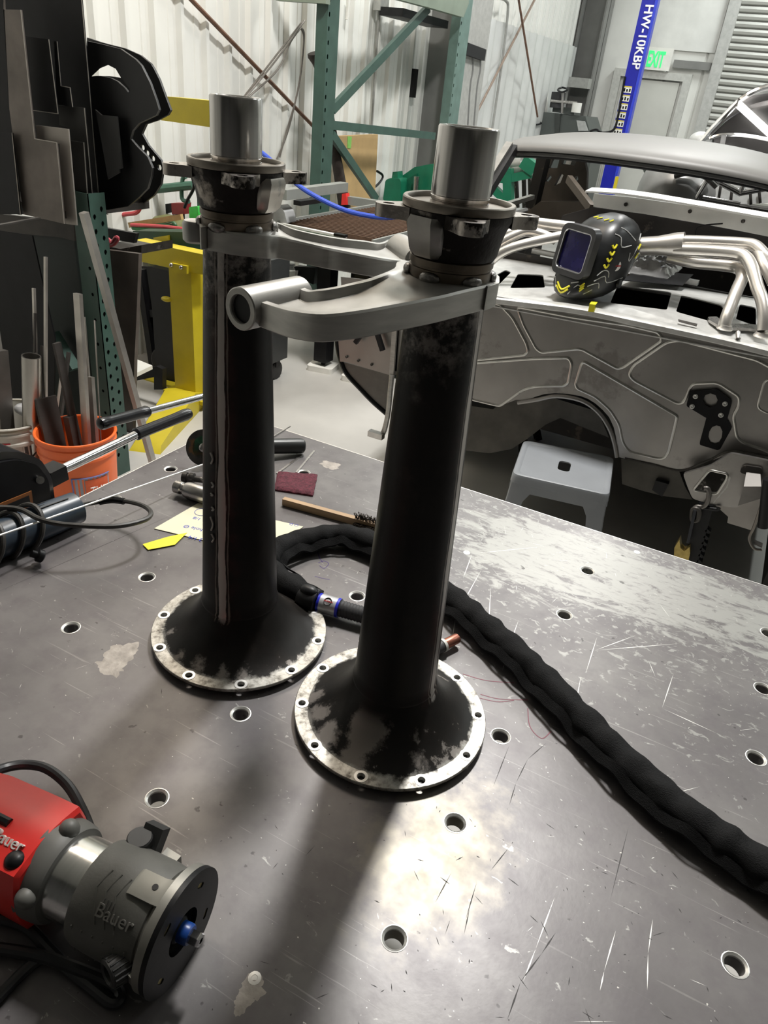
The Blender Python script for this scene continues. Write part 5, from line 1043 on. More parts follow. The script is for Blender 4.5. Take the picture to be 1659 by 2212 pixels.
# ================================================================ blue lift post, far machines, second car
lp = thing('lift_post', 'tall blue lift post with white lettering and height stickers', 'car lift', (-1.7924,9,0.8798)[:2] + (0,))
xa, xb = (-1.9578,9,1.7576)[0], (-1.7964,9,1.7717)[0]
part('column', BLUE, lp, boxm, (xa, 9.0, 0), (xb - .03, 9.09, 4.2))
part('edge_channel', M('lift_blue_edge', (.03, .05, .5), .3), lp, boxm, (xb - .028, 8.985, 0), (xb, 9.09, 4.2))
part('base', BLUE, lp, boxm, (xa - .12, 8.9, 0), (xb + .12, 9.3, .02))
LW = M('white_lettering', (.8, .8, .82), .5)
part('lettering', LW, lp, gtext, 'HW-10KBP', .125, (xa + .05, 8.996, (-1.9583,9,2.5318)[2]), (0, 0, -1), (1, 0, 0), .006, .92, .02)
for k in range(8):
    zt = (-1.9109,9,1.8208)[2] - .079 * k
    st = part('height_sticker', M('sticker_white', (.72, .72, .68), .5), lp, boxm, (xa + .005, 8.994, zt - .06), (xa + .1, 8.999, zt))
    part('sticker_top', YELLOW, st, boxm, (xa + .005, 8.992, zt - .008), (xa + .1, 8.9945, zt))
    part('sticker_print', BLACK, st, many(boxm, [((xa + .02 + .028 * q, 8.992, zt - .05), (xa + .036 + .028 * q, 8.9945, zt - .02 - .006 * ((q + k) % 2))) for q in range(3)]))
part('lock_lever', YELLOW, lp, boxm, (xb - .01, 8.95, (-1.7499,9,0.8145)[2]), (xb + .02, 9.0, (-1.7638,9,0.9682)[2]))
part('power_cable', BLACK, lp, tube, [(-1.9501,8.98,1.9028),(-1.9481,8.98,1.8325),(-1.9318,8.98,1.5453),(-1.9477,8.98,1.4102),(-2.0565,8.98,1.3685),(-2.1308,8.98,1.3907),(-2.1947,8.98,1.3688)], .012, 6)
gm = thing('grey_machine', 'dark grey machine cabinet with a sloping top by the ribbed wall', 'machine', (-3.0, 10.6, 0))
part('hood', M('machine_grey', (.075, .085, .08), .45, 0, .1, 4), gm, prism, [(-3.4335,1.1214),(-3.3699,1.24),(-3.3358,1.3902),(-3.2789,1.4772),(-2.8693,1.4763),(-2.676,1.4831),(-2.5749,1.3162),(-2.5218,1.2233)], 10.55, 11.2, 'y')
part('cabinet', M('machine_grey', (.075, .085, .08), .45), gm, boxm, (-3.28, 10.6, .01), (-2.5, 11.2, 1.22))
part('door_window', M('pale_grey_panel', (.45, .46, .45), .4), gm, prism, [(-2.7745,1.4288),(-2.6686,1.4307),(-2.5988,1.3262),(-2.7228,1.3129)], 10.53, 10.56, 'y')
part('hood_edge', M('machine_grey_dark', (.04, .045, .042), .45), gm, prism, [(-3.0695,1.4792),(-2.9968,1.481),(-2.9696,1.2648),(-3.0211,1.2592)], 10.52, 10.56, 'y')
for q in ((1345, 570), (1160, 775)): part('handwheel', BLACK, gm, tube, [Vector((q[0], q[1], 0)) for q in ()] or ([(-3.0839,10.5,1.7405), (-2.9949,10.4,1.7189), (-2.9564,10.5,1.7567), (-3.064,10.6,1.772)] if q[0] > 1200 else [(-3.4207,10.5,1.3356), (-3.2946,10.4,1.3209), (-3.2217,10.5,1.3506), (-3.3673,10.6,1.3601)]), .012, 6, 4, True)
part('post', BLACK, gm, bar, (-3.3078,10.5,1.2284), (-3.3415,10.5,1.371), .03, .03)
part('motor', M('black_motor', (.03, .03, .032), .45), gm, cyl, (-3.0857,10.6,1.5414), (-3.0932,10.6,1.7172), .09)
part('cross_bar', STEEL, gm, cyl, (-3.145,10.5,1.6131), (-2.8065,10.5,1.6182), .018)
part('upright_rod', STEEL, gm, cyl, (-2.9719,10.5,1.4885), (-3.0137,10.5,1.7207), .016)
for a, b in (((-3.2877,10.7,1.4697), (-3.3257,10.7,1.7092)), ((-2.7986,10.5,1.5142), (-2.7994,10.5,1.6223))): part('white_canister', WHITE, gm, cyl, a, b, .06)
part('control_box', M('machine_grey', (.075, .085, .08), .45), gm, prism, [(-3.1365,1.5533),(-2.848,1.563),(-2.8402,1.4845),(-3.1335,1.4913)], 10.6, 10.9, 'y')
# bare steel car shell standing behind, its curved roof catching the lamps
dm = thing('steel_car_shell', 'polished bare steel car roof curving up behind the primer roof', 'car', (.35, 6.4, 0))
POL = M('polished_dark_steel', (.40, .39, .38), .2, 1., .15, 3)
def dome(bm):
    base = [(-0.7148,1.4606),(-0.6823,1.5076),(-0.651,1.5727),(-0.5856,1.6863),(-0.5405,1.7615),(-0.475,1.8287),(-0.3949,1.8714),(-0.3106,1.9015),(-0.1928,1.9321),(-0.0559,1.9258)]
    S = []
    for k in range(12):
        t = k / 11; y = 5.7 + 1.5 * t; g_ = math.sin(PI * (.12 + .6 * t)); S.append([(x, y, .9 + (z - .9) * (.72 + .28 * g_)) for x, z in catmull([(q[0], q[1], 0) for q in base], 4) and [(p.x, p.y) for p in catmull([(q[0], q[1], 0) for q in base], 4)]])
    loft(bm, S, False, False)
part('roof_skin', POL, dm, dome, angle=60)
part('roof_edge', CHROME, dm, tube, [(-0.6739,5.69,1.4555),(-0.6431,5.69,1.5002),(-0.612,5.69,1.5578),(-0.5473,5.69,1.6575),(-0.5024,5.69,1.7225),(-0.4378,5.69,1.7795),(-0.3598,5.69,1.8148),(-0.2781,5.69,1.8391)], .018, 8)
part('window_trim', CHROME, dm, tube, [(-0.6054,5.66,1.5001),(-0.56,5.66,1.5249),(-0.4878,5.66,1.5381),(-0.3767,5.66,1.5432),(-0.2262,5.66,1.5334)], .012, 6)
part('window_post', CHROME, dm, bar, (-0.5251,5.66,1.5359), (-0.5185,5.66,1.4782), .03, .03)
part('inner_skin', M('dark_reflective_sheet', (.22, .21, .21), .25, .95, .2, 2), dm, prism, [(-0.6661,1.45),(-0.6197,1.5433),(-0.5525,1.6409),(-0.5071,1.7091),(-0.4408,1.7658),(-0.2358,1.8094),(-0.1128,1.455)], 5.8, 5.82, 'y')
part('edge_clip', STEEL, dm, boxm, (-0.5079,5.66,1.6955), (-0.4996,5.7,1.7402))
lt = part('glowing_reflection', M('reflection_glow', (1, 1, .97), .4, emit=((1, 1, .94), 5)), dm, bar, (-0.4841,5.6,1.7032), (-0.162,5.6,1.511), .04, .06, (0, 1, 0))  # glowing bar added to stand for a strip lamp's reflection in the steel
part('sill', M('dark_sill', (.1, .1, .1), .5), dm, boxm, (-.75, 5.6, .2), (1.6, 7.3, .9))
wd = part('pale_fender', M('pale_grey_panel', (.45, .46, .45), .4), dm, ball, (-0.6684,5.75,1.4784), .075, (1, 1, .8), 20, 14)
fd = thing('grey_car_front', 'grey rounded car front with a bright V frame seen through the windscreen', 'car', (-.2, 5.1, 0))
part('fender', M('grey_fender', (.28, .28, .275), .35, .4, .1, 6), fd, ball, (-0.6396,5.3,1.1723), .30, (.9, 1.2, 1.0), 24, 16)
part('fender_rim', CHROME, fd, tube, [(-0.6626,4.95,1.3034),(-0.5903,4.95,1.3295),(-0.5013,4.95,1.3245),(-0.4177,4.95,1.2776)], .014, 8)
part('hood_skin', M('grey_fender', (.28, .28, .275), .35, .4), fd, loft, [[(-0.704,5.4,1.277), (-0.6393,5.7,1.3192), (-0.075,5.7,1.3544)], [(-0.6425,5.2,1.2324), (-0.5547,5.3,1.3012), (-0.0528,5.3,1.3244)]], False, False)
for a, b in zip([(-0.4427,5,1.3132),(-0.2892,5,1.2632),(-0.4846,5,1.3076),(-0.4803,5,1.2066),(-0.2871,5,1.3091)], [(-0.2798,5,1.2604),(-0.1236,5,1.319),(-0.5145,5,1.2017),(-0.2698,5,1.203),(-0.2879,5,1.2592)]): part('frame_tube', CHROME, fd, cyl, a, b, .017)
part('grid_panel', M('pale_grey_panel', (.45, .46, .45), .4), fd, prism, [(-0.4925,1.2067),(-0.4746,1.2955),(-0.1221,1.3011),(-0.0976,1.2291),(-0.2765,1.1988)], 5.1, 5.13, 'y')
for q in (1330, 1400, 1540, 1600): pass
for a, b in zip([(-0.4093,5.06,1.2978),(-0.2039,5.06,1.3005),(-0.3457,5.06,1.2895),(-0.2446,5.06,1.2824)], [(-0.3956,5.06,1.1974),(-0.1692,5.06,1.2216),(-0.3256,5.06,1.1989),(-0.2154,5.06,1.2064)]): part('grid_bar', DARKSTEEL, fd, cyl, a, b, .008)
part('crossmember', DARKSTEEL, fd, boxm, (-0.4703,5,1.1737), (-0.0055,5.2,1.1965))
part('support', DARKSTEEL, fd, boxm, (-.5, 5.1, 0), (.5, 5.4, .9))
hc = thing('hose_cart', 'red tube framed hose cart by the blue lift post', 'cart', (-1.0156,7,1.0236)[:2] + (0,))
for q in ([(-1.0963,7,1.0052),(-1.1223,7,1.1237),(-1.101,7,1.2104),(-1.1012,7,1.2342)], [(-0.996,7,1.0194),(-1.0226,7,1.1369),(-1.0327,7,1.1953)], [(-1.1203,7,1.0449),(-0.9794,7,1.0522)], [(-1.113,7,1.137),(-1.0106,7,1.1624)]): part('frame_tube', M('red_frame', (.35, .03, .03), .4), hc, tube, q, .014, 8)
part('legs', M('red_frame', (.35, .03, .03), .4), hc, many(boxm, [(((-1.1012,7,1.0116)[0], 7, 0), ((-1.1012,7,1.0116)[0] + .03, 7.03, 1.0)), (((-0.9935,7,1.0268)[0], 7, 0), ((-0.9935,7,1.0268)[0] + .03, 7.03, 1.0))]))
part('valve', M('brass_valve', (.4, .3, .06), .4, .3), hc, ball, (-1.0122,7,1.1682), .05, (1.2, 1, .8), 12, 8)
part('hose', M('grey_hose', (.15, .15, .15), .5), hc, tube, [(-1.1039,7,1.1742),(-1.1538,7,1.1195),(-1.1726,7,1.0438),(-1.147,7,0.9981)], .012, 8)
part('motor', M('dark_green_motor', (.04, .06, .045), .5), hc, ball, (-1.1197,7,1.2081), .07, (1.2, 1, .9), 14, 10)
# green machines by the left wall
g1 = thing('tube_bender', 'green rounded machine standing by the cardboard panel', 'machine', (-2.9982,6.2,0.7593)[:2] + (0,))
part('housing', GREEN, g1, prism, roundpoly([(-3.1897,0.724),(-3.1812,0.8907),(-3.1401,0.9111),(-3.0492,0.9206),(-3.0313,0.8981),(-3.0119,0.7368)], .02, 3), 6.15, 6.4, 'y')
part('cap', GREEN, g1, prism, [(-3.1468,0.9053),(-3.1436,0.9584),(-3.0985,0.9679),(-3.0859,0.9133)], 6.2, 6.3, 'y')
part('arch', GREEN, g1, prism, [(-3.1075,0.9207),(-2.9883,1.0109),(-2.8439,1.0535),(-2.6423,1.0785),(-2.5978,0.7894),(-2.9232,0.7424),(-2.9522,0.9659),(-3.0802,0.8864)], 6.3, 6.4, 'y')
part('arch_face', M('machine_green_dark', (.008, .10, .055), .4), g1, prism, [(-3.0697,0.8825),(-2.9503,0.967),(-2.9222,0.7504),(-3.0508,0.7254)], 6.27, 6.3, 'y')
part('roller', STEEL, g1, cyl, (-2.9096,6.2,0.9513), (-2.9042,6.2,0.8279), .025)
part('pedestal', GREEN, g1, boxm, (-3.2, 6.2, 0), (-2.5, 6.6, .8))
g2 = thing('bead_roller', 'green framed rolling machine seen through the car\'s side window', 'machine', (-1.9454,6,0.8898)[:2] + (0,))
for q, w_ in (([(-2.1705,6,1.0572),(-2.0125,6,1.0555)], .06), ([(-2.1121,6,1.0987),(-2.0439,6,1.1519)], .05), ([(-2.0398,6,1.1302),(-1.987,6,0.8878)], .07), ([(-2.1435,6,0.981),(-1.9656,6,0.8793)], .06), ([(-2.002,6,1.0681),(-1.8338,6,1.1234)], .06), ([(-1.9252,6,1.1996),(-1.8137,6,1.1479)], .09), ([(-2.073,6,0.8869),(-1.9506,6,0.87)], .05)):
    part('frame_bar', GREEN, g2, bar, q[0], q[1], w_, w_, (0, 1, 0))
for q in ([(-2.0908,6.1,1.1425),(-1.9656,6.1,1.1693)], [(-2.0588,6.1,1.1126),(-1.936,6.1,1.1507)]): part('roll', M('dull_grey_tube', (.33, .33, .31), .4, .6), g2, cyl, q[0], q[1], .055)
for q in ([(-2.0318,6.2,1.0661),(-1.9739,6.2,0.8391)], [(-1.9671,6.2,1.0745),(-1.915,6.2,0.8479)], [(-1.9181,6.2,1.0924),(-1.8631,6.2,0.8555)]): part('rack_post', DARKSTEEL, g2, cyl, q[0], q[1], .018)
part('pedestal', GREEN, g2, boxm, (-2.4, 6.05, 0), (-1.9, 6.5, .6))

# ================================================================ pallet rack by the ribbed wall
PR = thing('pallet_rack', 'dark green perforated pallet rack frame against the white wall', 'rack', (-2.9, 5.7, 0))
XR = -2.9
def upright(bm, ya, yb, hw=.011):
    hs = []
    z = .3
    while z < 2.9: hs += [rrect((ya + .022, z), .016, .026, .006, 2)]; z += .075
    prism(bm, [(ya, 0), (yb, 0), (yb, 3), (ya, 3)], XR - .003, XR, 'x', hs)
    boxm(bm, (XR - .08, ya, 0), (XR - .003, ya + .003, 3)); boxm(bm, (XR - .08, yb - .003, 0), (XR - .003, yb, 3))
    boxm(bm, (XR - .083, ya, 0), (XR - .08, yb, 3))
ya1, yb1 = (-2.9,4.6386,1.3925)[1], (-2.9,4.7787,1.3943)[1]
part('upright', RACKGREEN, PR, upright, ya1, yb1)
ya2, yb2 = (-2.9,6.7103,1.7685)[1], (-2.9,6.9235,1.7802)[1]
part('upright', M('rack_green_pale', (.12, .19, .165), .45, 0, .15, 12), PR, upright, ya2, yb2)
for a, b, w_ in (((-2.93,4.8003,1.4294), (-2.93,6.1317,2.1407), .06), ((-2.93,4.8004,1.3358), (-2.93,6.5054,1.2584), .055), ((-2.93,4.8066,1.2788), (-2.93,5.5336,0.8142), .055)):
    part('brace', RACKGREEN, PR, bar, a, b, .03, w_)
part('beam', M('rack_beam_olive', (.20, .24, .19), .5, 0, .12, 6), PR, prism, [(4.7299,2.1083),(5.9852,2.1282),(6.6226,2.1336),(6.6994,2.2372),(6.6676,2.3172),(4.7198,2.1888)], -2.9, -2.84, 'x')
zb = (-2.9,4.634,1.9962)[2]
part('beam', M('rack_beam_olive', (.20, .24, .19), .5), PR, boxm, (-3.25, ya1 - .06, zb), (-2.88, ya1 - .01, zb + .13))
cdp = thing('cardboard_panel', 'tall brown cardboard panel leaning behind the green rack brace', 'cardboard', (-3.12,5.558,0.7516))
part('sheet', CARD, cdp, prism, [(5.1635,1.2463),(5.7963,1.2555),(5.837,0.6825),(5.344,0.7226)], -3.13, -3.1, 'x')
part('sticker', M('lime_sticker', (.25, .55, .12), .5), cdp, prism, [(5.3143,1.2455),(5.3756,1.2419),(5.3726,1.1619),(5.3205,1.165)], -3.1, -3.097, 'x')
solo('appliance_cord', 'thin black cord hanging in a loop beside the cardboard panel', 'cord', BLACK, tube, [(-3.15,5.9221,0.9748),(-3.15,6.0264,0.9401),(-3.15,6.0194,0.9038),(-3.15,5.9295,0.8596),(-3.15,5.8221,0.8476)], .01, 6)
oa = thing('old_axle_tube', 'rusty dark pipe with a flared end leaning behind the rack upright', 'pipe', (-2.97,5.1438,0.8369))
part('pipe', M('rusty_dark_pipe', (.045, .035, .03), .6, .4, .4, 20), oa, lathe, [(.07, 0), (.072, .02), (.05, .06), (.034, .12), (.036, .6), (.045, 1.0), (.05, 1.3)], (-3.06,4.7965,1.7472), (-2.97,5.0409,0.934), 20)

# ================================================================ slatted cutting table and what stands round it
CT = thing('cutting_table', 'cutting table with rusty brown slats and grey rails', 'table', (-2.15, 4.3, 0))
cx0, cx1, cy0, cy1, cz = -2.64, -2.02, 3.80, 5.02, .85
SLATM = M('rusty_slat', (.15, .09, .06), .7, .3, .35, 20, .2, 90)
sl0 = part('slat', SLATM, CT, boxm, (cx0 + .02, cy0 + .05, cz - .09), (cx1 - .02, cy0 + .057, cz + .003))
for k in range(1, 30): inst(sl0, CT, (0, .0405 * k, 0))
GR = M('frame_grey_paint', (.30, .31, .29), .45, .2, .08, 8)
part('pan', DARKSTEEL, CT, boxm, (cx0, cy0, cz - .16), (cx1, cy1, cz - .14))
part('side_rail', GR, CT, many(boxm, [((cx0 - .02, cy0, cz - .16), (cx0, cy1, cz + .01)), ((cx1, cy0, cz - .16), (cx1 + .015, cy1, cz + .004)), ((cx0, cy1, cz - .16), (cx1, cy1 + .02, cz))]))
part('front_strip', M('white_strip', (.7, .7, .66), .45), CT, boxm, (cx0 + .02, cy0 - .03, cz - .012), (-2.18, cy0, cz))
part('front_strip', M('green_strip', (.10, .16, .10), .5), CT, boxm, (cx0 + .02, cy0 - .032, cz - .05), (-2.22, cy0 - .002, cz - .0125))
part('front_panel', BLACK, CT, boxm, (cx0 + .02, cy0 - .02, cz - .17), (cx1, cy0, cz - .051))
part('front_block', BLACK, CT, boxm, (-2.24, cy0 - .05, cz - .005), (-2.17, cy0 - .01, cz + .008))
for x, y in ((-2.33, 3.86), (cx1 - .05, 3.85), (cx0, 4.9), (cx1 - .03, 4.9)):
    part('leg', BLACK, CT, boxm, (x - .045, y - .045, .06), (x + .045, y + .045, cz - .16))
    part('pad', WHITE, CT, prism, rrect((x, y), .17, .15, .02, 3, .2), 0, .035)
    part('levelling_bolt', BLACKMETAL, CT, cyl, (x, y, .03), (x, y, .08), .014)
part('gantry_rail', GR, CT, bar, (-2.62,3.7869,1.0059), (-2.62,4.4876,1.0079), .06, .055)
part('gantry_rail', GR, CT, bar, (-2.9148,5.05,0.8448), (-2.3423,5.05,0.8597), .06, .055)
part('motor_block', BLACK, CT, boxm, (-2.55,3.7983,0.9603), (-2.5,4.022,0.9858))
part('red_clamp', RED, CT, prism, [(-2.9349,0.8117),(-2.9339,0.887),(-2.9012,0.8969),(-2.8884,0.8185)], 5.0, 5.05, 'y')
part('grey_head', M('head_grey', (.33, .33, .33), .4), CT, prism, roundpoly([(-2.7371,0.819),(-2.7214,0.9048),(-2.6606,0.944),(-2.6156,0.9163),(-2.5892,0.8511)], .01, 2), 3.8, 3.9, 'y')
solo('air_hose', 'blue air hose drooping across from the rear hub to the front one', 'hose', M('blue_hose', (.03, .08, .5), .4, 0, .08, 20), tube, [(-3.27,4.0843,1.3149), (-3,3.9346,1.2504), (-2.8,3.7957,1.2176), (-2.7,3.7714,1.1816), (-2.5,3.7172,1.0963), (-2.35,3.6977,1.0457), (-2.15,3.7063,0.9978), (-1.95,3.6993,0.9944), (-1.85,3.7419,1.0075), (-1.8,3.8638,1.0333)], .013, 10)
bx = thing('welder_box', 'black machine box standing under the cutting table', 'welder', (-2.0, 4.3, 0))
part('case', BLACK, bx, boxm, (-2.25, 4.0, .12), (-1.75, 4.6, .66))
part('hood', BLACKMETAL, bx, prism, roundpoly([(-2.6388,0.5752),(-2.4772,0.5952),(-2.4831,0.4894),(-2.6012,0.515)], .01, 2), 3.95, 4.0, 'y')
part('white_cover', WHITE, bx, prism, [(-2.7542,0.5184),(-2.6011,0.5564),(-2.6106,0.497),(-2.7532,0.4699)], 3.92, 3.97, 'y')
part('grey_post', M('dull_grey_tube', (.33, .33, .31), .4, .6), bx, boxm, (-2.4316,3.96,0.4881), (-2.3492,4,0.5927))
for k in range(5): part('louvre', M('head_grey', (.33, .33, .33), .4), bx, bar, (-2.7465,3.88,0.5922) if k == 0 else Vector((-2.7465,3.88,0.5922)) + Vector((0, 0, -.008 * k)), Vector((-2.5867,3.88,0.6059)) + Vector((0, 0, -.008 * k)), .03, .003)
for x, y in ((-2.2, 4.05), (-1.8, 4.05), (-2.2, 4.55), (-1.8, 4.55)): part('caster', RUBBER, bx, cyl, (x - .015, y, .06), (x + .015, y, .06), .06)
ch = thing('tool_cart', 'dark grey tool cart on casters behind the rear axle tube', 'cart', (-2.55, 3.42, 0))
part('body', M('dark_cart_grey', (.04, .042, .042), .45), ch, boxm, (-2.68, 3.26, .12), (-2.43, 3.6, .72))
for k in range(4): part('drawer', M('dark_cart_drawer', (.03, .031, .031), .4), ch, boxm, (-2.67, 3.245, .15 + .14 * k), (-2.44, 3.26, .28 + .14 * k))
for x, y in ((-2.64, 3.3), (-2.46, 3.3), (-2.64, 3.52), (-2.46, 3.52)):
    c_ = part('caster', RUBBER, ch, lathe, [(.03, 0), (.055, .003), (.055, .027), (.03, .03)], (x - .015, y, .055), (x + .015, y, .055), 20)
    part('fork', BLACKMETAL, c_, boxm, (x - .02, y - .02, .08), (x + .02, y + .02, .12))

# ================================================================ yellow frame and the clutter by the wall
YS = thing('yellow_stand', 'safety yellow steel stand with bolted post and splayed foot', 'stand', (-2.62, 2.9, 0))
def yq(pts, y0, y1, name='rail', **k): return part(name, YELLOW, YS, prism, pts, y0, y1, 'y', **k)
yq([(-2.8733,0.8175),(-2.4322,0.8238),(-2.4362,0.727),(-2.8364,0.7168),(-2.8839,0.7176)], 2.86, 2.94)
yq([(-2.6343,0.7506),(-2.5247,0.754),(-2.5268,0.7161),(-2.6325,0.7055)], 2.845, 2.86, 'gusset')
for p in [(-2.6228,2.845,0.7422),(-2.56,2.845,0.7416)]: part('bolt', STEEL, YS, ball, p, .011)
pz = (-2.665,2.88,0.6926); px1 = (-2.5122,2.88,0.721)
part('post', YELLOW, YS, boxm, (pz[0], 2.87, .06), (px1[0] - .01, 2.99, pz[2] + .03))
part('base_plate', YELLOW, YS, boxm, (pz[0] - .06, 2.84, .04), (px1[0] + .06, 3.05, .06))
def foot(bm): loft(bm, [[(-2.69, 2.95, 0), (-2.53, 2.98, 0), (-2.53, 2.98, .05), (-2.69, 2.95, .05)], [(-2.62, 2.75, 0), (-2.46, 2.8, 0), (-2.46, 2.8, .12), (-2.62, 2.75, .12)], [(-2.42, 2.27, 0), (-2.28, 2.33, 0), (-2.30, 2.36, .03), (-2.42, 2.31, .03)]])
part('foot', YELLOW, YS, foot)
for p in [(-2.6726,2.9,0.0551),(-2.6119,2.9,0.051)]: part('bolt', STEEL, YS, ball, p, .011)
yq([(-2.729,1.468),(-2.6866,1.4699),(-2.4543,1.4761),(-2.3103,1.4784),(-2.3118,1.3707),(-2.4582,1.3697),(-2.7179,1.3685),(-2.737,1.3679)], 2.95, 3.03, 'upper_rail')
xp_ = (-2.3638,3,1.3306)[0]
part('back_post', YELLOW, YS, boxm, (xp_ - .04, 3.03, 0), (xp_ + .04, 3.1, (-2.3616,3,1.4708)[2]))
yq([(-3.0866,0.0019),(-2.7433,0.0192),(-2.746,-0.0242),(-3.093,-0.058)], 2.99, 3.05, 'base_rail')
yq([(-3.5113,0.7932),(-3.4771,0.8199),(-3.3898,0.7344),(-3.4351,0.714)], 3.3, 3.33, 'loose_bar', )
part('rag', YELLOW, YS, ball, (-2.6918,2.87,0.5552), .02, (1.6, 1, .7), 10, 8)
cartg = M('cart_green', (.05, .13, .09), .5)
oc = thing('gas_cart', 'dark green tube cart handle behind the black curved plates', 'cart', (-2.9, 3.35, 0))
part('handle', cartg, oc, tube, [(-3.3615,3.5,0.946),(-3.2039,3.5,0.9803),(-3.0288,3.5,1.0165)], .024, 8)
part('frame_post', cartg, oc, tube, [(-3.0679,3.5,0.924),(-3.1194,3.5,0.9334),(-3.1099,3.5,1.0344),(-3.0836,3.5,1.0542)], .012, 8)
part('cable', BLACK, oc, tube, [(-2.9945,3.45,1.0682),(-2.9862,3.45,1.013),(-3.0351,3.45,0.9406),(-3.0605,3.45,0.8953)], .009, 6)
part('frame', cartg, oc, many(boxm, [((-3.0, 3.49, 0), (-2.96, 3.53, 1.1)), ((-2.75, 3.49, 0), (-2.71, 3.53, 1.1)), ((-3.0, 3.49, .3), (-2.71, 3.53, .34))]))
part('brace', cartg, oc, bar, (-3.4078,3.4,0.8564), (-3.455,3.4,0.7623), .04, .03)
solo('gas_tank', 'olive green rounded tank top behind the red hose', 'tank', M('olive_tank', (.13, .135, .04), .5, 0, .15, 12), lathe, [(.12, 0), (.13, .02), (.13, .72), (.115, .79), (.08, .83), (.03, .845)], (-3.15, 3.41, 0), (-3.15, 3.41, 1), 28)
rg = thing('regulator', 'red and black regulator block by the wall', 'regulator', (-3.2316,3.56,0.8456)[:2] + (.85,))
part('red_block', M('dark_red_block', (.25, .02, .02), .4), rg, prism, [(-3.2589,0.8833),(-3.1566,0.8982),(-3.1662,0.8344),(-3.2573,0.8206)], 3.56, 3.62, 'y')
part('black_block', BLACK, rg, prism, [(-3.3082,0.8718),(-3.2589,0.8833),(-3.2565,0.8313),(-3.3036,0.8198)], 3.56, 3.62, 'y')
part('stem', DARKSTEEL, rg, boxm, ((-3.2316,3.56,0.8456)[0] - .03, 3.57, 0), ((-3.2316,3.56,0.8456)[0] + .03, 3.61, (-3.2327,3.56,0.8299)[2]))
gb = thing('green_bin', 'dark green bin with yellow label full of hoses and sticks', 'bin', (-2.75, 3.25, 0))
part('bin', M('bin_green', (.02, .06, .03), .5), gb, prism, [(-3.0202,0.8225),(-2.6578,0.8757),(-2.6646,0.756),(-3.0344,0.6909)], 3.0, 3.12, 'y')
part('label', YELLOW, gb, prism, [(-2.8705,0.8147),(-2.7663,0.8434),(-2.7651,0.8167),(-2.8671,0.7935)], 2.99, 3.0, 'y')
part('stand', BLACK, gb, boxm, (-2.98, 3.06, 0), (-2.72, 3.11, .64))
solo('red_hose', 'red hose curling over the olive tank', 'hose', M('red_hose', (.5, .06, .07), .45), tube, [(-3.525,3.25,0.7655),(-3.421,3.25,0.8114),(-3.3221,3.25,0.8374),(-3.2399,3.25,0.8581),(-3.2081,3.25,0.8851),(-3.2087,3.25,0.9136)], .012, 8)
solo('green_hose', 'bright green hose lying across the bin', 'hose', M('green_hose', (.03, .22, .06), .45), tube, [(-3.1996,3.18,0.7915),(-3.0727,3.18,0.8036),(-2.9484,3.18,0.8219),(-2.8171,3.18,0.8334)], .012, 8)
solo('red_lead', 'red lead lying beside the green hose', 'hose', M('red_hose', (.5, .06, .07), .45), tube, [(-3.1997,3.17,0.8073),(-3.0613,3.17,0.8251),(-2.9492,3.17,0.8372),(-2.8184,3.17,0.8469)], .010, 8)
solo('coiled_hose', 'thin green coiled hose heaped behind the tan stick', 'hose', M('green_hose_dark', (.04, .12, .05), .45), tube, [(-3.1872,3.3,0.7882),(-3.1378,3.3,0.8212),(-3.0675,3.3,0.8404),(-3.0111,3.3,0.8368),(-3.0011,3.3,0.8177),(-3.069,3.3,0.8194),(-3.1393,3.3,0.8042),(-3.1639,3.3,0.7877)], .01, 8)
solo('wood_stick', 'tan wooden stick lying over the hoses', 'stick', M('tan_wood', (.4, .26, .1), .6), bar, (-3.2621,3.22,0.7926), (-2.8755,3.22,0.8951), .02, .028)
solo('green_box', 'bright green plastic box beside the rear arm', 'box', M('bright_green', (.05, .5, .07), .4), prism, roundpoly([(-2.8963,0.9354),(-2.8338,0.9502),(-2.8291,0.8854),(-2.8952,0.8736)], .008, 2), 3.3, 3.4, 'y')

# ================================================================ sheet offcuts, rack and buckets at the left
Xc = (-2.2724,2.05,0.7336)[0]
SR = thing('sheet_rack', 'dark steel rack holding sheet offcuts on its shelf', 'rack', (-2.2, 2.1, 0))
part('shelf', M('dark_brown_steel', (.05, .045, .04), .5, .5, .3, 8), SR, boxm, (-2.95, 2.015, 1.075), (Xc - .09, 2.45, 1.1))
part('shelf_face', M('dark_brown_steel', (.05, .045, .04), .5, .5), SR, prism, [(-3.0637,0.9705),(-2.5584,1.0108),(-2.5638,0.9368),(-2.6519,0.9376),(-3.0842,0.8927)], 2.22, 2.24, 'y')
part('back_panel', M('dark_green_black', (.012, .02, .018), .6), SR, prism, [(-3.1231,0.8933),(-2.6015,0.952),(-2.6005,0.6793),(-2.5672,0.268),(-2.6247,0.0118),(-3.418,-0.2264)], 2.25, 2.27, 'y')
def perf(bm):
    hs = []; z = .1
    while z < 1.14:
        for k, y in enumerate((2.072, 2.108)): hs.append([(y + .0075 * math.cos(t) * (1 - .25 * (math.sin(t) < 0)), z + .025 * k + .0105 * math.sin(t)) for t in [2 * PI * i / 10 for i in range(10)]])
        z += .052
    prism(bm, [(2.05, 0), (2.13, 0), (2.13, 1.17), (2.05, 1.17)], Xc - .003, Xc, 'x', hs)
part('upright_side', RACKGREEN, SR, perf)
def perf2(bm):
    hs = []; z = .1
    while z < 1.14: hs.append(circ((Xc - .03, z), .007, 8)); z += .1
    prism(bm, [(Xc - .085, 0), (Xc, 0), (Xc, 1.17), (Xc - .085, 1.17)], 2.05, 2.053, 'y', hs)
part('upright_front', RACKGREEN, SR, perf2)
part('upright_core', BLACK, SR, boxm, (Xc - .08, 2.056, 0), (Xc - .007, 2.128, 1.165))
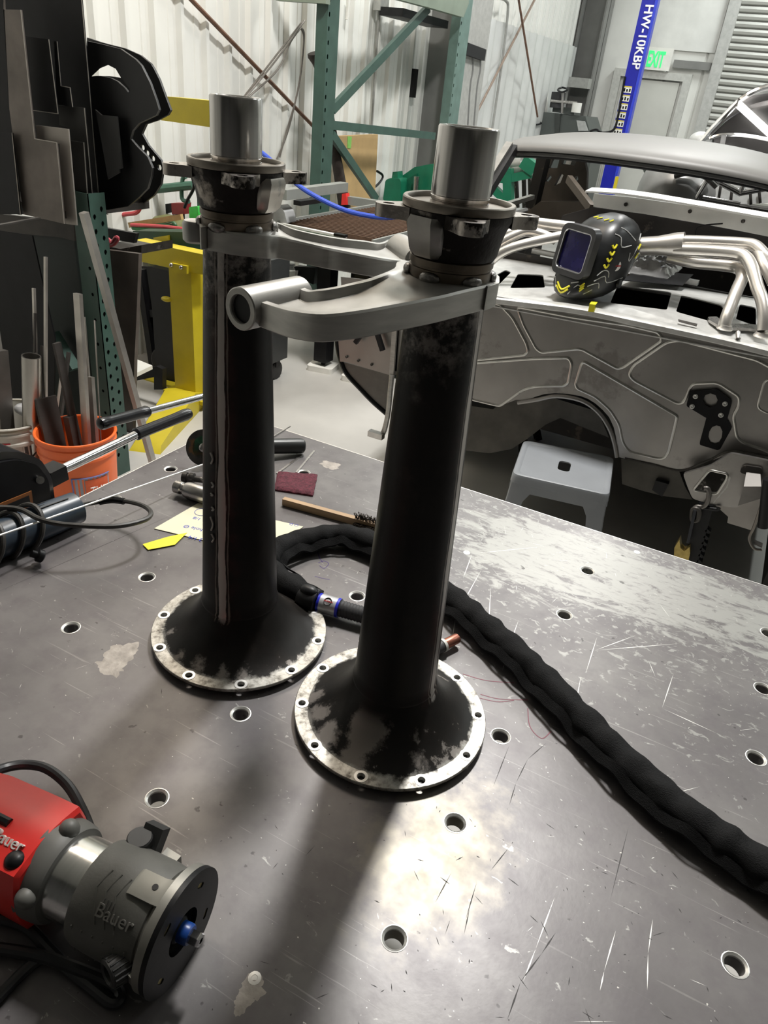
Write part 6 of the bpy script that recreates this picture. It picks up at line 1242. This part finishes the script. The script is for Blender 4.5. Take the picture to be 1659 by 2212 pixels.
part('plate_support', M('dark_brown_steel', (.05, .045, .04)), SR, boxm, (Xc - .1, 2.15, 1.115), ((-2.4435,2.3,1.0594)[0], 2.46, (-2.363,2.2,1.0886)[2]))
part('upright_back', RACKGREEN, SR, boxm, (Xc - .085, 2.053, 0), (Xc - .082, 2.13, 1.17))
part('cross_brace', RACKGREEN, SR, bar, (-2.7468,2.2,0.5117), (-2.6347,2.2,0.3706), .05, .03)
PLG = M('offcut_brown_grey', (.15, .13, .115), .5, .5, .35, 6, .04, 60)
PLL = M('offcut_pale', (.34, .31, .28), .5, .4, .12, 5)
PLD = M('offcut_dark_grey', (.035, .034, .032), .45, .5, .4, 6)
EDGE = M('cut_edge', (.4, .37, .33), .4, .7, .15, 40)
def offcut(label, m, pts, y, th=.004, edge=None, **k):
    o = solo('sheet_offcut', label, 'sheet metal', m, prism, pts, y, y + th, 'y', group='sheet offcuts on the rack')
    if edge:
        for a, b in zip(edge, edge[1:]): part('cut_edge', EDGE, o, bar, (a[0], y - .0003, a[1]), (b[0], y - .0003, b[1]), .0022, .0022, (0, 1, 0))
    return o
q = [(-2.7749,1.7703),(-2.3258,1.7888),(-2.337,1.0929),(-2.2973,1.0865),(-2.9824,0.9825)]
offcut('tall black sheet at the back of the rack with a bright cut edge', BLACKPLATE, q, 2.16, .005, q[1:4])
q = [(-2.4964,1.7526),(-2.5071,1.7094),(-2.4238,1.7127),(-2.4398,1.3319),(-2.3312,1.3322),(-2.3416,1.0618),(-2.5576,1.0616),(-2.55,1.4131)]
offcut('stepped brown grey sheet standing in front of the other offcuts', PLG, q, 1.99, .006, q[2:6])
q = [(-2.4945,1.6419),(-2.3793,1.6383),(-2.3762,1.4173),(-2.5017,1.4159)]
offcut('black rectangular plate with a bright edge, upper part of the rack', BLACKPLATE, q, 2.05, .005, q[1:4])
q = [(-2.4622,1.373),(-2.3001,1.3773),(-2.3116,1.0582),(-2.3867,1.053),(-2.3529,1.3254),(-2.4621,1.3281)]
offcut('pale grey sheet peeping out beside the stepped one', PLL, q, 2.02, .005, q[1:3])
q = [(-2.39,1.6355),(-2.3752,1.6351),(-2.3808,1.5031),(-2.337,1.5021),(-2.3336,1.4428),(-2.411,1.4437)]
offcut('narrow black stepped plate beside the black rectangle', BLACKPLATE, q, 2.08, .005, q[1:5])
q = [(-2.4305,1.4404),(-2.2993,1.444),(-2.3047,1.1027),(-2.4025,1.0992),(-2.3882,1.371),(-2.4345,1.3762)]
offcut('dark grey plate behind the pale sheet', PLD, q, 2.10, .005, q[1:3])
q = [(-2.3533,1.3347),(-2.2869,1.3362),(-2.2974,1.1387),(-2.3125,1.093),(-2.3544,1.0922)]
offcut('dark narrow plate with a notched lower edge', PLD, q, 2.07, .005, q[1:4])
q = [(-2.6433,1.3298),(-2.5277,1.3413),(-2.548,1.0631),(-2.7174,1.0487)]
offcut('black low plate at the outer end of the rack', BLACKPLATE, q, 1.97, .005, q[1:3])
q = [(-2.6079,1.7613),(-2.546,1.7638),(-2.5569,1.7135),(-2.541,1.7068),(-2.5861,1.3348),(-2.7241,1.3199)]
offcut('dark sheet behind the stepped one, its top out of view', BLACKPLATE, q, 2.03, .005)
q = [(-2.3174,1.438),(-2.2892,1.4236),(-2.2138,1.4262),(-2.2089,1.2595),(-2.2249,1.2538),(-2.2249,1.2418),(-2.2849,1.2118),(-2.3015,1.3398)]
offcut('matt dark grey square plate in front of the curved black ones', M('matt_dark_plate', (.045, .045, .045), .6, .1, .1, 10), q, 2.165, .006)
for lab, dx, y, hol in (('nearer black curved hook shaped plate with a slot', 0, 2.2, False), ('farther black curved hook shaped plate with a row of holes', 1, 2.42, True)):
    if not dx:
        ol = [(-2.3635,1.6468),(-2.3015,1.6425),(-2.2076,1.6339),(-2.1404,1.6075),(-2.1158,1.5909),(-2.0815,1.5427),(-2.0575,1.493),(-2.0471,1.4643),(-2.0615,1.4456),(-2.1447,1.4117),(-2.1788,1.3842),(-2.1914,1.3575),(-2.1565,1.3324),(-2.1141,1.3066),(-2.0948,1.2728),(-2.1027,1.243),(-2.124,1.2003),(-2.1699,1.1631),(-2.2292,1.1225),(-2.3375,1.0941),(-2.4137,1.0827),(-2.4098,1.327)]
        hole = [(-2.3695,1.5382),(-2.3209,1.5684),(-2.2763,1.5827),(-2.237,1.5725),(-2.2164,1.5481),(-2.1977,1.533),(-2.1765,1.5133),(-2.1863,1.5043),(-2.2031,1.5182),(-2.2343,1.5347),(-2.2667,1.5426),(-2.3152,1.545)]
        pins = []
    else:
        ol = [(-2.5981,1.6608),(-2.5307,1.6508),(-2.4672,1.6438),(-2.4043,1.6379),(-2.328,1.6206),(-2.2801,1.5975),(-2.2661,1.5825),(-2.2421,1.549),(-2.2156,1.4949),(-2.1941,1.4527),(-2.2085,1.4355),(-2.2612,1.4117),(-2.3227,1.3919),(-2.3479,1.3564),(-2.3174,1.3182),(-2.2566,1.2723),(-2.2469,1.2424),(-2.2638,1.1828),(-2.3049,1.1361),(-2.3815,1.0862),(-2.4706,1.0638),(-2.5713,1.0414),(-2.693,1.0233),(-2.6507,1.2976)]
        hole = [(-2.6108,1.5296),(-2.553,1.5632),(-2.504,1.5789),(-2.4607,1.5676),(-2.4358,1.5395),(-2.4968,1.5403),(-2.5636,1.5361)]
        pins = [circ(p, .011, 12) for p in [(-2.3496,1.3062),(-2.3267,1.2892),(-2.2987,1.2728),(-2.267,1.2444)]]
    o = solo('curved_plate', lab, 'steel plate', M('black_satin_plate', (.008, .008, .009), .4, .1, .2, 10), prism, ol, y, y + .01, 'y', [hole] + pins, group='curved black plates')
    for a, b in list(zip(ol, ol[1:]))[2:19]: part('edge_line', M('dull_cut_edge', (.12, .115, .11), .4, .6), o, bar, (a[0], y - .0003, a[1]), (b[0], y - .0003, b[1]), .002, .002, (0, 1, 0))  # thin paler bars along the plate outline
solo('steel_ledge', 'thin dark steel strip lying along the rack shelf', 'metal strip', DARKSTEEL, bar, (-1.9399,1.4184,1.175), (-1.9747,1.5887,1.175), .012, .004)
# leaning bar, dark sheets below
solo('leaning_bar', 'long aluminium square bar leaning on the green perforated upright', 'bar', M('aluminium_bar', (.46, .44, .41), .4, .8, .15, 10), bar, (-2.1111,1.88,1.1449), (-2.0866,2.1065,0.015), .024, .024, (1, 0, 0))
solo('black_sheet', 'large black sheet standing under the rack shelf', 'sheet metal', BLACKPLATE, prism, [(-2.7075,0.9873),(-2.4759,1.0021),(-2.4468,0.7534),(-2.4293,0.6198),(-2.5278,0.1503),(-2.9623,0.0199)], 1.95, 1.956, 'y')
sc_ = thing('steel_cabinet', 'dark brown steel cabinet behind the green perforated upright', 'cabinet', (-2.3, 2.6, 0))
p_ = [(-2.6269,0.8688),(-2.412,0.8876),(-2.4585,0.5781),(-2.4894,0.3935),(-2.5443,-0.0261),(-2.7089,-0.0755)]
part('front', M('brown_black_steel', (.12, .10, .088), .5, .4, .3, 6), sc_, prism, p_, 2.42, 2.44, 'y')
part('top', DARKSTEEL, sc_, prism, [(-2.7257,0.8625),(-2.6013,0.8646),(-2.4722,0.9034),(-2.4758,0.8662),(-2.6026,0.8543),(-2.7286,0.8414)], 2.5, 2.7, 'y')
part('angle', BLACKMETAL, sc_, prism, [(-2.8233,0.9128),(-2.5975,0.9216),(-2.6175,0.8758),(-2.8299,0.8663)], 2.6, 2.62, 'y')
solo('red_chain', 'red chain heaped on the dark steel cabinet', 'chain', M('pink_red_chain', (.4, .06, .08), .45), tube, [(-2.6835,2.47,0.9048),(-2.6679,2.47,0.8805),(-2.6409,2.47,0.9051),(-2.6192,2.47,0.8921),(-2.5923,2.47,0.9198),(-2.579,2.47,0.9154),(-2.6106,2.47,0.8855),(-2.6545,2.47,0.8741),(-2.6762,2.47,0.8892)], .008, 6, 4)
wt = thing('white_tray', 'white tray on a black trolley behind the cabinet', 'trolley', (-2.7161,2.7,0.2353)[:2] + (0,))
part('tray', WHITE, wt, prism, [(-2.7501,2.6641),(-2.6002,2.645),(-2.5807,2.5118),(-2.5839,2.4942)], .26, .28)
part('deck', BLACKMETAL, wt, prism, [(-2.8479,0.1516),(-2.6763,0.2292),(-2.6342,0.2225),(-2.6432,0.1073),(-2.7044,0.0912),(-2.6982,0.1632),(-2.8418,0.1044)], 2.75, 2.78, 'y')
hw = thing('hand_truck', 'black wheeled hand truck beside the yellow post', 'hand truck', (-2.8197,2.98,0.1627)[:2] + (0,))
wc = Vector((-2.9845,3.16,0.0926)); 
part('wheel', RUBBER, hw, lathe, [(.03, 0), (.07, .004), (.08, .015), (.08, .045), (.07, .056), (.03, .06)], wc, wc + Vector((.3, -1, 0)), 28)
part('hub', STEEL, hw, lathe, [(.022, 0), (.024, .066), (.01, .07)], wc, wc + Vector((.3, -1, 0)), 16)
part('frame', BLACK, hw, many(bar, [((-3.154,3.17,0.5756), (-3.0853,3.17,-0.1339), .05, .04), ((-3.0177,3.2,0.5963), (-2.9982,3.2,0.0694), .05, .04), ((-3.1401,3.18,0.3261), (-2.9896,3.2,0.3539), .04, .04)]))
part('back_plate', M('very_dark', (.01, .01, .01), .6), hw, prism, [(-3.2158,0.5717),(-2.9965,0.5986),(-3.0107,0.056),(-3.1672,0.038)], 3.24, 3.26, 'y')
# buckets of offcuts
def bucket(label, mat, c, top, r, extra):
    B = thing('bucket', label, 'bucket', (c[0], c[1], 0), 'buckets of metal offcuts')
    o = Vector((c[0], c[1], 0)); up = o + Vector((0, 0, 1)); rb = r * .87
    part('pail', mat, B, lathe, [(.01, .004), (rb, .004), (rb + .002, .012), (r * .985, top - .075), (r * 1.02, top - .074), (r * 1.02, top - .064), (r * .99, top - .06), (r * .995, top - .035), (r * 1.03, top - .034), (r * 1.03, top - .026), (r, top - .022), (r * 1.005, top - .008), (r * 1.04, top - .006), (r * 1.04, top), (r * .975, top), (rb - .004, .02), (.01, .02)], o, up, 48, False)
    part('rim_bead', mat, B, tube, [o + Vector((r * 1.02 * math.cos(t), r * 1.02 * math.sin(t), top - .001)) for t in [2 * PI * i / 40 for i in range(40)]], .005, 8, 1, True)
    extra(B, o, r, rb, top); return B
oc_ = Vector((-2.1369,1.7509,0.372))
def on_pail(o, r, rb, top, ang, z, out=.001):
    rr = rb + (r - rb) * z / top + out
    return o + Vector((rr * math.cos(ang), rr * math.sin(ang), z))
def patch(bm, o, r, rb, top, a0_, a1_, z0, z1, out=.0015):
    S = [[on_pail(o, r, rb, top, a0_ + (a1_ - a0_) * i / 10, z, out) for i in range(11)] for z in (z0, z1)]
    loft(bm, S, False, False)
def orange(B, o, r, rb, top):
    part('label', M('label_grey', (.35, .35, .4), .5), B, patch, o, r, rb, top, -.95, .1, .07, .235)
    part('label_border', M('label_blue', (.18, .2, .45), .5), B, tube, [on_pail(o, r, rb, top, a, z, .003) for a, z in ((-.95, .235), (-.6, .235), (-.2, .235), (.1, .235))], .003, 5)
    part('label_border', M('label_blue', (.18, .2, .45), .5), B, tube, [on_pail(o, r, rb, top, -.95, z, .003) for z in (.235, .15, .07)], .003, 5)
    part('label_square', M('label_orange', (.85, .14, .04), .5), B, patch, o, r, rb, top, -.62, .05, .09, .225, .003)
    c_ = on_pail(o, r, rb, top, -.52, .17, .007); t_ = Vector((-math.sin(-.35), math.cos(-.35), 0))
    part('lettering', M('white_print', (.85, .83, .8), .5), B, gtext, 'THE', .035, c_ + Vector((.004, 0, 0)), t_, (0, 0, 1), .004)
    part('lettering', M('white_print', (.85, .83, .8), .5), B, gtext, 'HOME', .035, on_pail(o, r, rb, top, -.56, .13, .009), t_, (0, 0, 1), .004)
bucket('orange plastic bucket holding steel bar offcuts', ORANGE, oc_, .372, .142, orange)
wc_ = Vector((-2.4415,1.6989,0.37))
LA, LZ = -.72, .262
def whiteb(B, o, r, rb, top):
    part('brown_rim', M('dirty_rim', (.25, .21, .14), .6), B, lathe, [(r * 1.045, top - .012), (r * 1.045, top + .001), (r * .97, top + .001)], o, o + Vector((0, 0, 1)), 40, False)
    part('bail', DARKSTEEL, B, tube, [on_pail(o, r, rb, top, a, z, .006) for a, z in ((.2, .30), (-.15, .25), (-.5, .20), (-.8, .17))], .003, 6)
    t_ = Vector((-math.sin(LA), math.cos(LA), 0))
    part('red_letter', M('red_print', (.5, .02, .03), .5), B, gtext, 'E', .075, on_pail(o, r, rb, top, LA - .2, LZ, .006), t_, (0, 0, 1), .006)
    part('dark_label', M('label_dark', (.06, .06, .06), .5), B, patch, o, r, rb, top, -.42, -.18, .235, .29)
bucket('dirty white bucket with a red letter, full of tubes', M('dirty_white_bucket', (.6, .57, .5), .5, 0, .1, 6), wc_, .37, .148, whiteb)
# bar stock standing in the buckets: foot inside the pail, top where it leans
AL = M('bright_bar', (.5, .47, .43), .38, .85, .15, 12); DB = M('dark_flat_bar', (.07, .063, .058), .5, .5, .3, 10)
def stock(label, mat, foot, topp, w_, h_=None, hollow=False):
    f_, t_ = Vector(foot), Vector(topp)
    if hollow: 
        fn_ = lambda bm: lathe(bm, [(w_, 0), (w_, (t_ - f_).length), (w_ * .85, (t_ - f_).length), (w_ * .85, (t_ - f_).length - .05)], f_, t_, 20, False)
        return solo('metal_offcut', label, 'metal bar', mat, fn_, group='bar offcuts in the buckets')
    return solo('metal_offcut', label, 'metal bar', mat, bar, f_, t_, w_, h_ or w_, (1, 0, 0), group='bar offcuts in the buckets')
OB = (oc_.x, oc_.y, .03)
def at(dx, dy, c=OB): return (c[0] + dx, c[1] + dy, c[2])
stock('bright flat bar standing tallest in the orange bucket', AL, at(.03, .0), (-2.1399,1.84,0.8731), .016, .03)
stock('short bright bar beside the tall flat bar', AL, at(.06, .02), (-2.1471,1.86,0.554), .016, .024)
stock('dark folded channel leaning out of the orange bucket', DB, at(-.04, -.05), (-2.2652,1.74,0.4752), .09, .012)
stock('dark narrow bar leaning behind the channel', DB, at(.0, .03), (-2.1986,1.77,0.6962), .03, .012)
stock('thin bright rod beside the tall flat bar', AL, at(.045, .03), (-2.1896,1.9,0.7662), .006)
stock('square dark tube leaning in the orange bucket', DB, at(.02, -.01), (-2.1746,1.76,0.4173), .03)
stock('thin wire bent out of the orange bucket', AL, at(.05, .05), (-2.1945,1.95,0.7431), .004)
WB = (wc_.x, wc_.y, .03)
stock('tallest thin rod in the white bucket', AL, at(.08, .05, WB), (-2.3553,1.9,0.9534), .010)
stock('second tallest thin rod in the white bucket', AL, at(.08, .02, WB), (-2.4194,1.88,0.8309), .010)
stock('short thin dark rod in the white bucket', DB, at(.06, .0, WB), (-2.4066,1.86,0.7428), .008)
stock('thick shiny tube standing in the white bucket', M('shiny_tube', (.42, .40, .37), .3, .95, .1, 10), at(.09, -.02, WB), (-2.2817,1.72,0.6389), .034, None, True)
stock('long bright tube leaning away from the white bucket', AL, at(.04, -.04, WB), (-2.5702,1.8,0.6654), .02)
stock('wide grey channel leaning in the white bucket', M('grey_channel', (.2, .185, .17), .42, .8, .2, 8), at(.0, -.05, WB), (-2.4623,1.72,0.6168), .06, .03)
stock('short bent strip in the middle of the white bucket', AL, at(.1, .03, WB), (-2.2919,1.85,0.5377), .012, .004)
stock('dull short rod among the bucket offcuts', DB, at(.1, .06, WB), (-2.3587,1.95,0.5785), .012)
stock('second bright tube leaning away from the white bucket', AL, at(.02, -.03, WB), (-2.5817,1.78,0.624), .026)
stock('dark rod low in the white bucket', DB, at(.11, .02, WB), (-2.3815,1.85,0.6228), .010)
stock('bright thin strip beside the dark narrow bar', AL, at(-.02, .03), (-2.2776,1.83,0.5967), .012, .005)
stock('short dull bar leaning between the two buckets', DB, at(-.05, .02), (-2.2581,1.84,0.5927), .014, .008)
solo('foil_scrap', 'crumpled clear plastic scrap on the white bucket', 'scrap', M('clear_scrap', (.55, .55, .56), .3), ball, (-2.3964,1.7481,0.385), .045, (1.3, .8, .5), 12, 8)
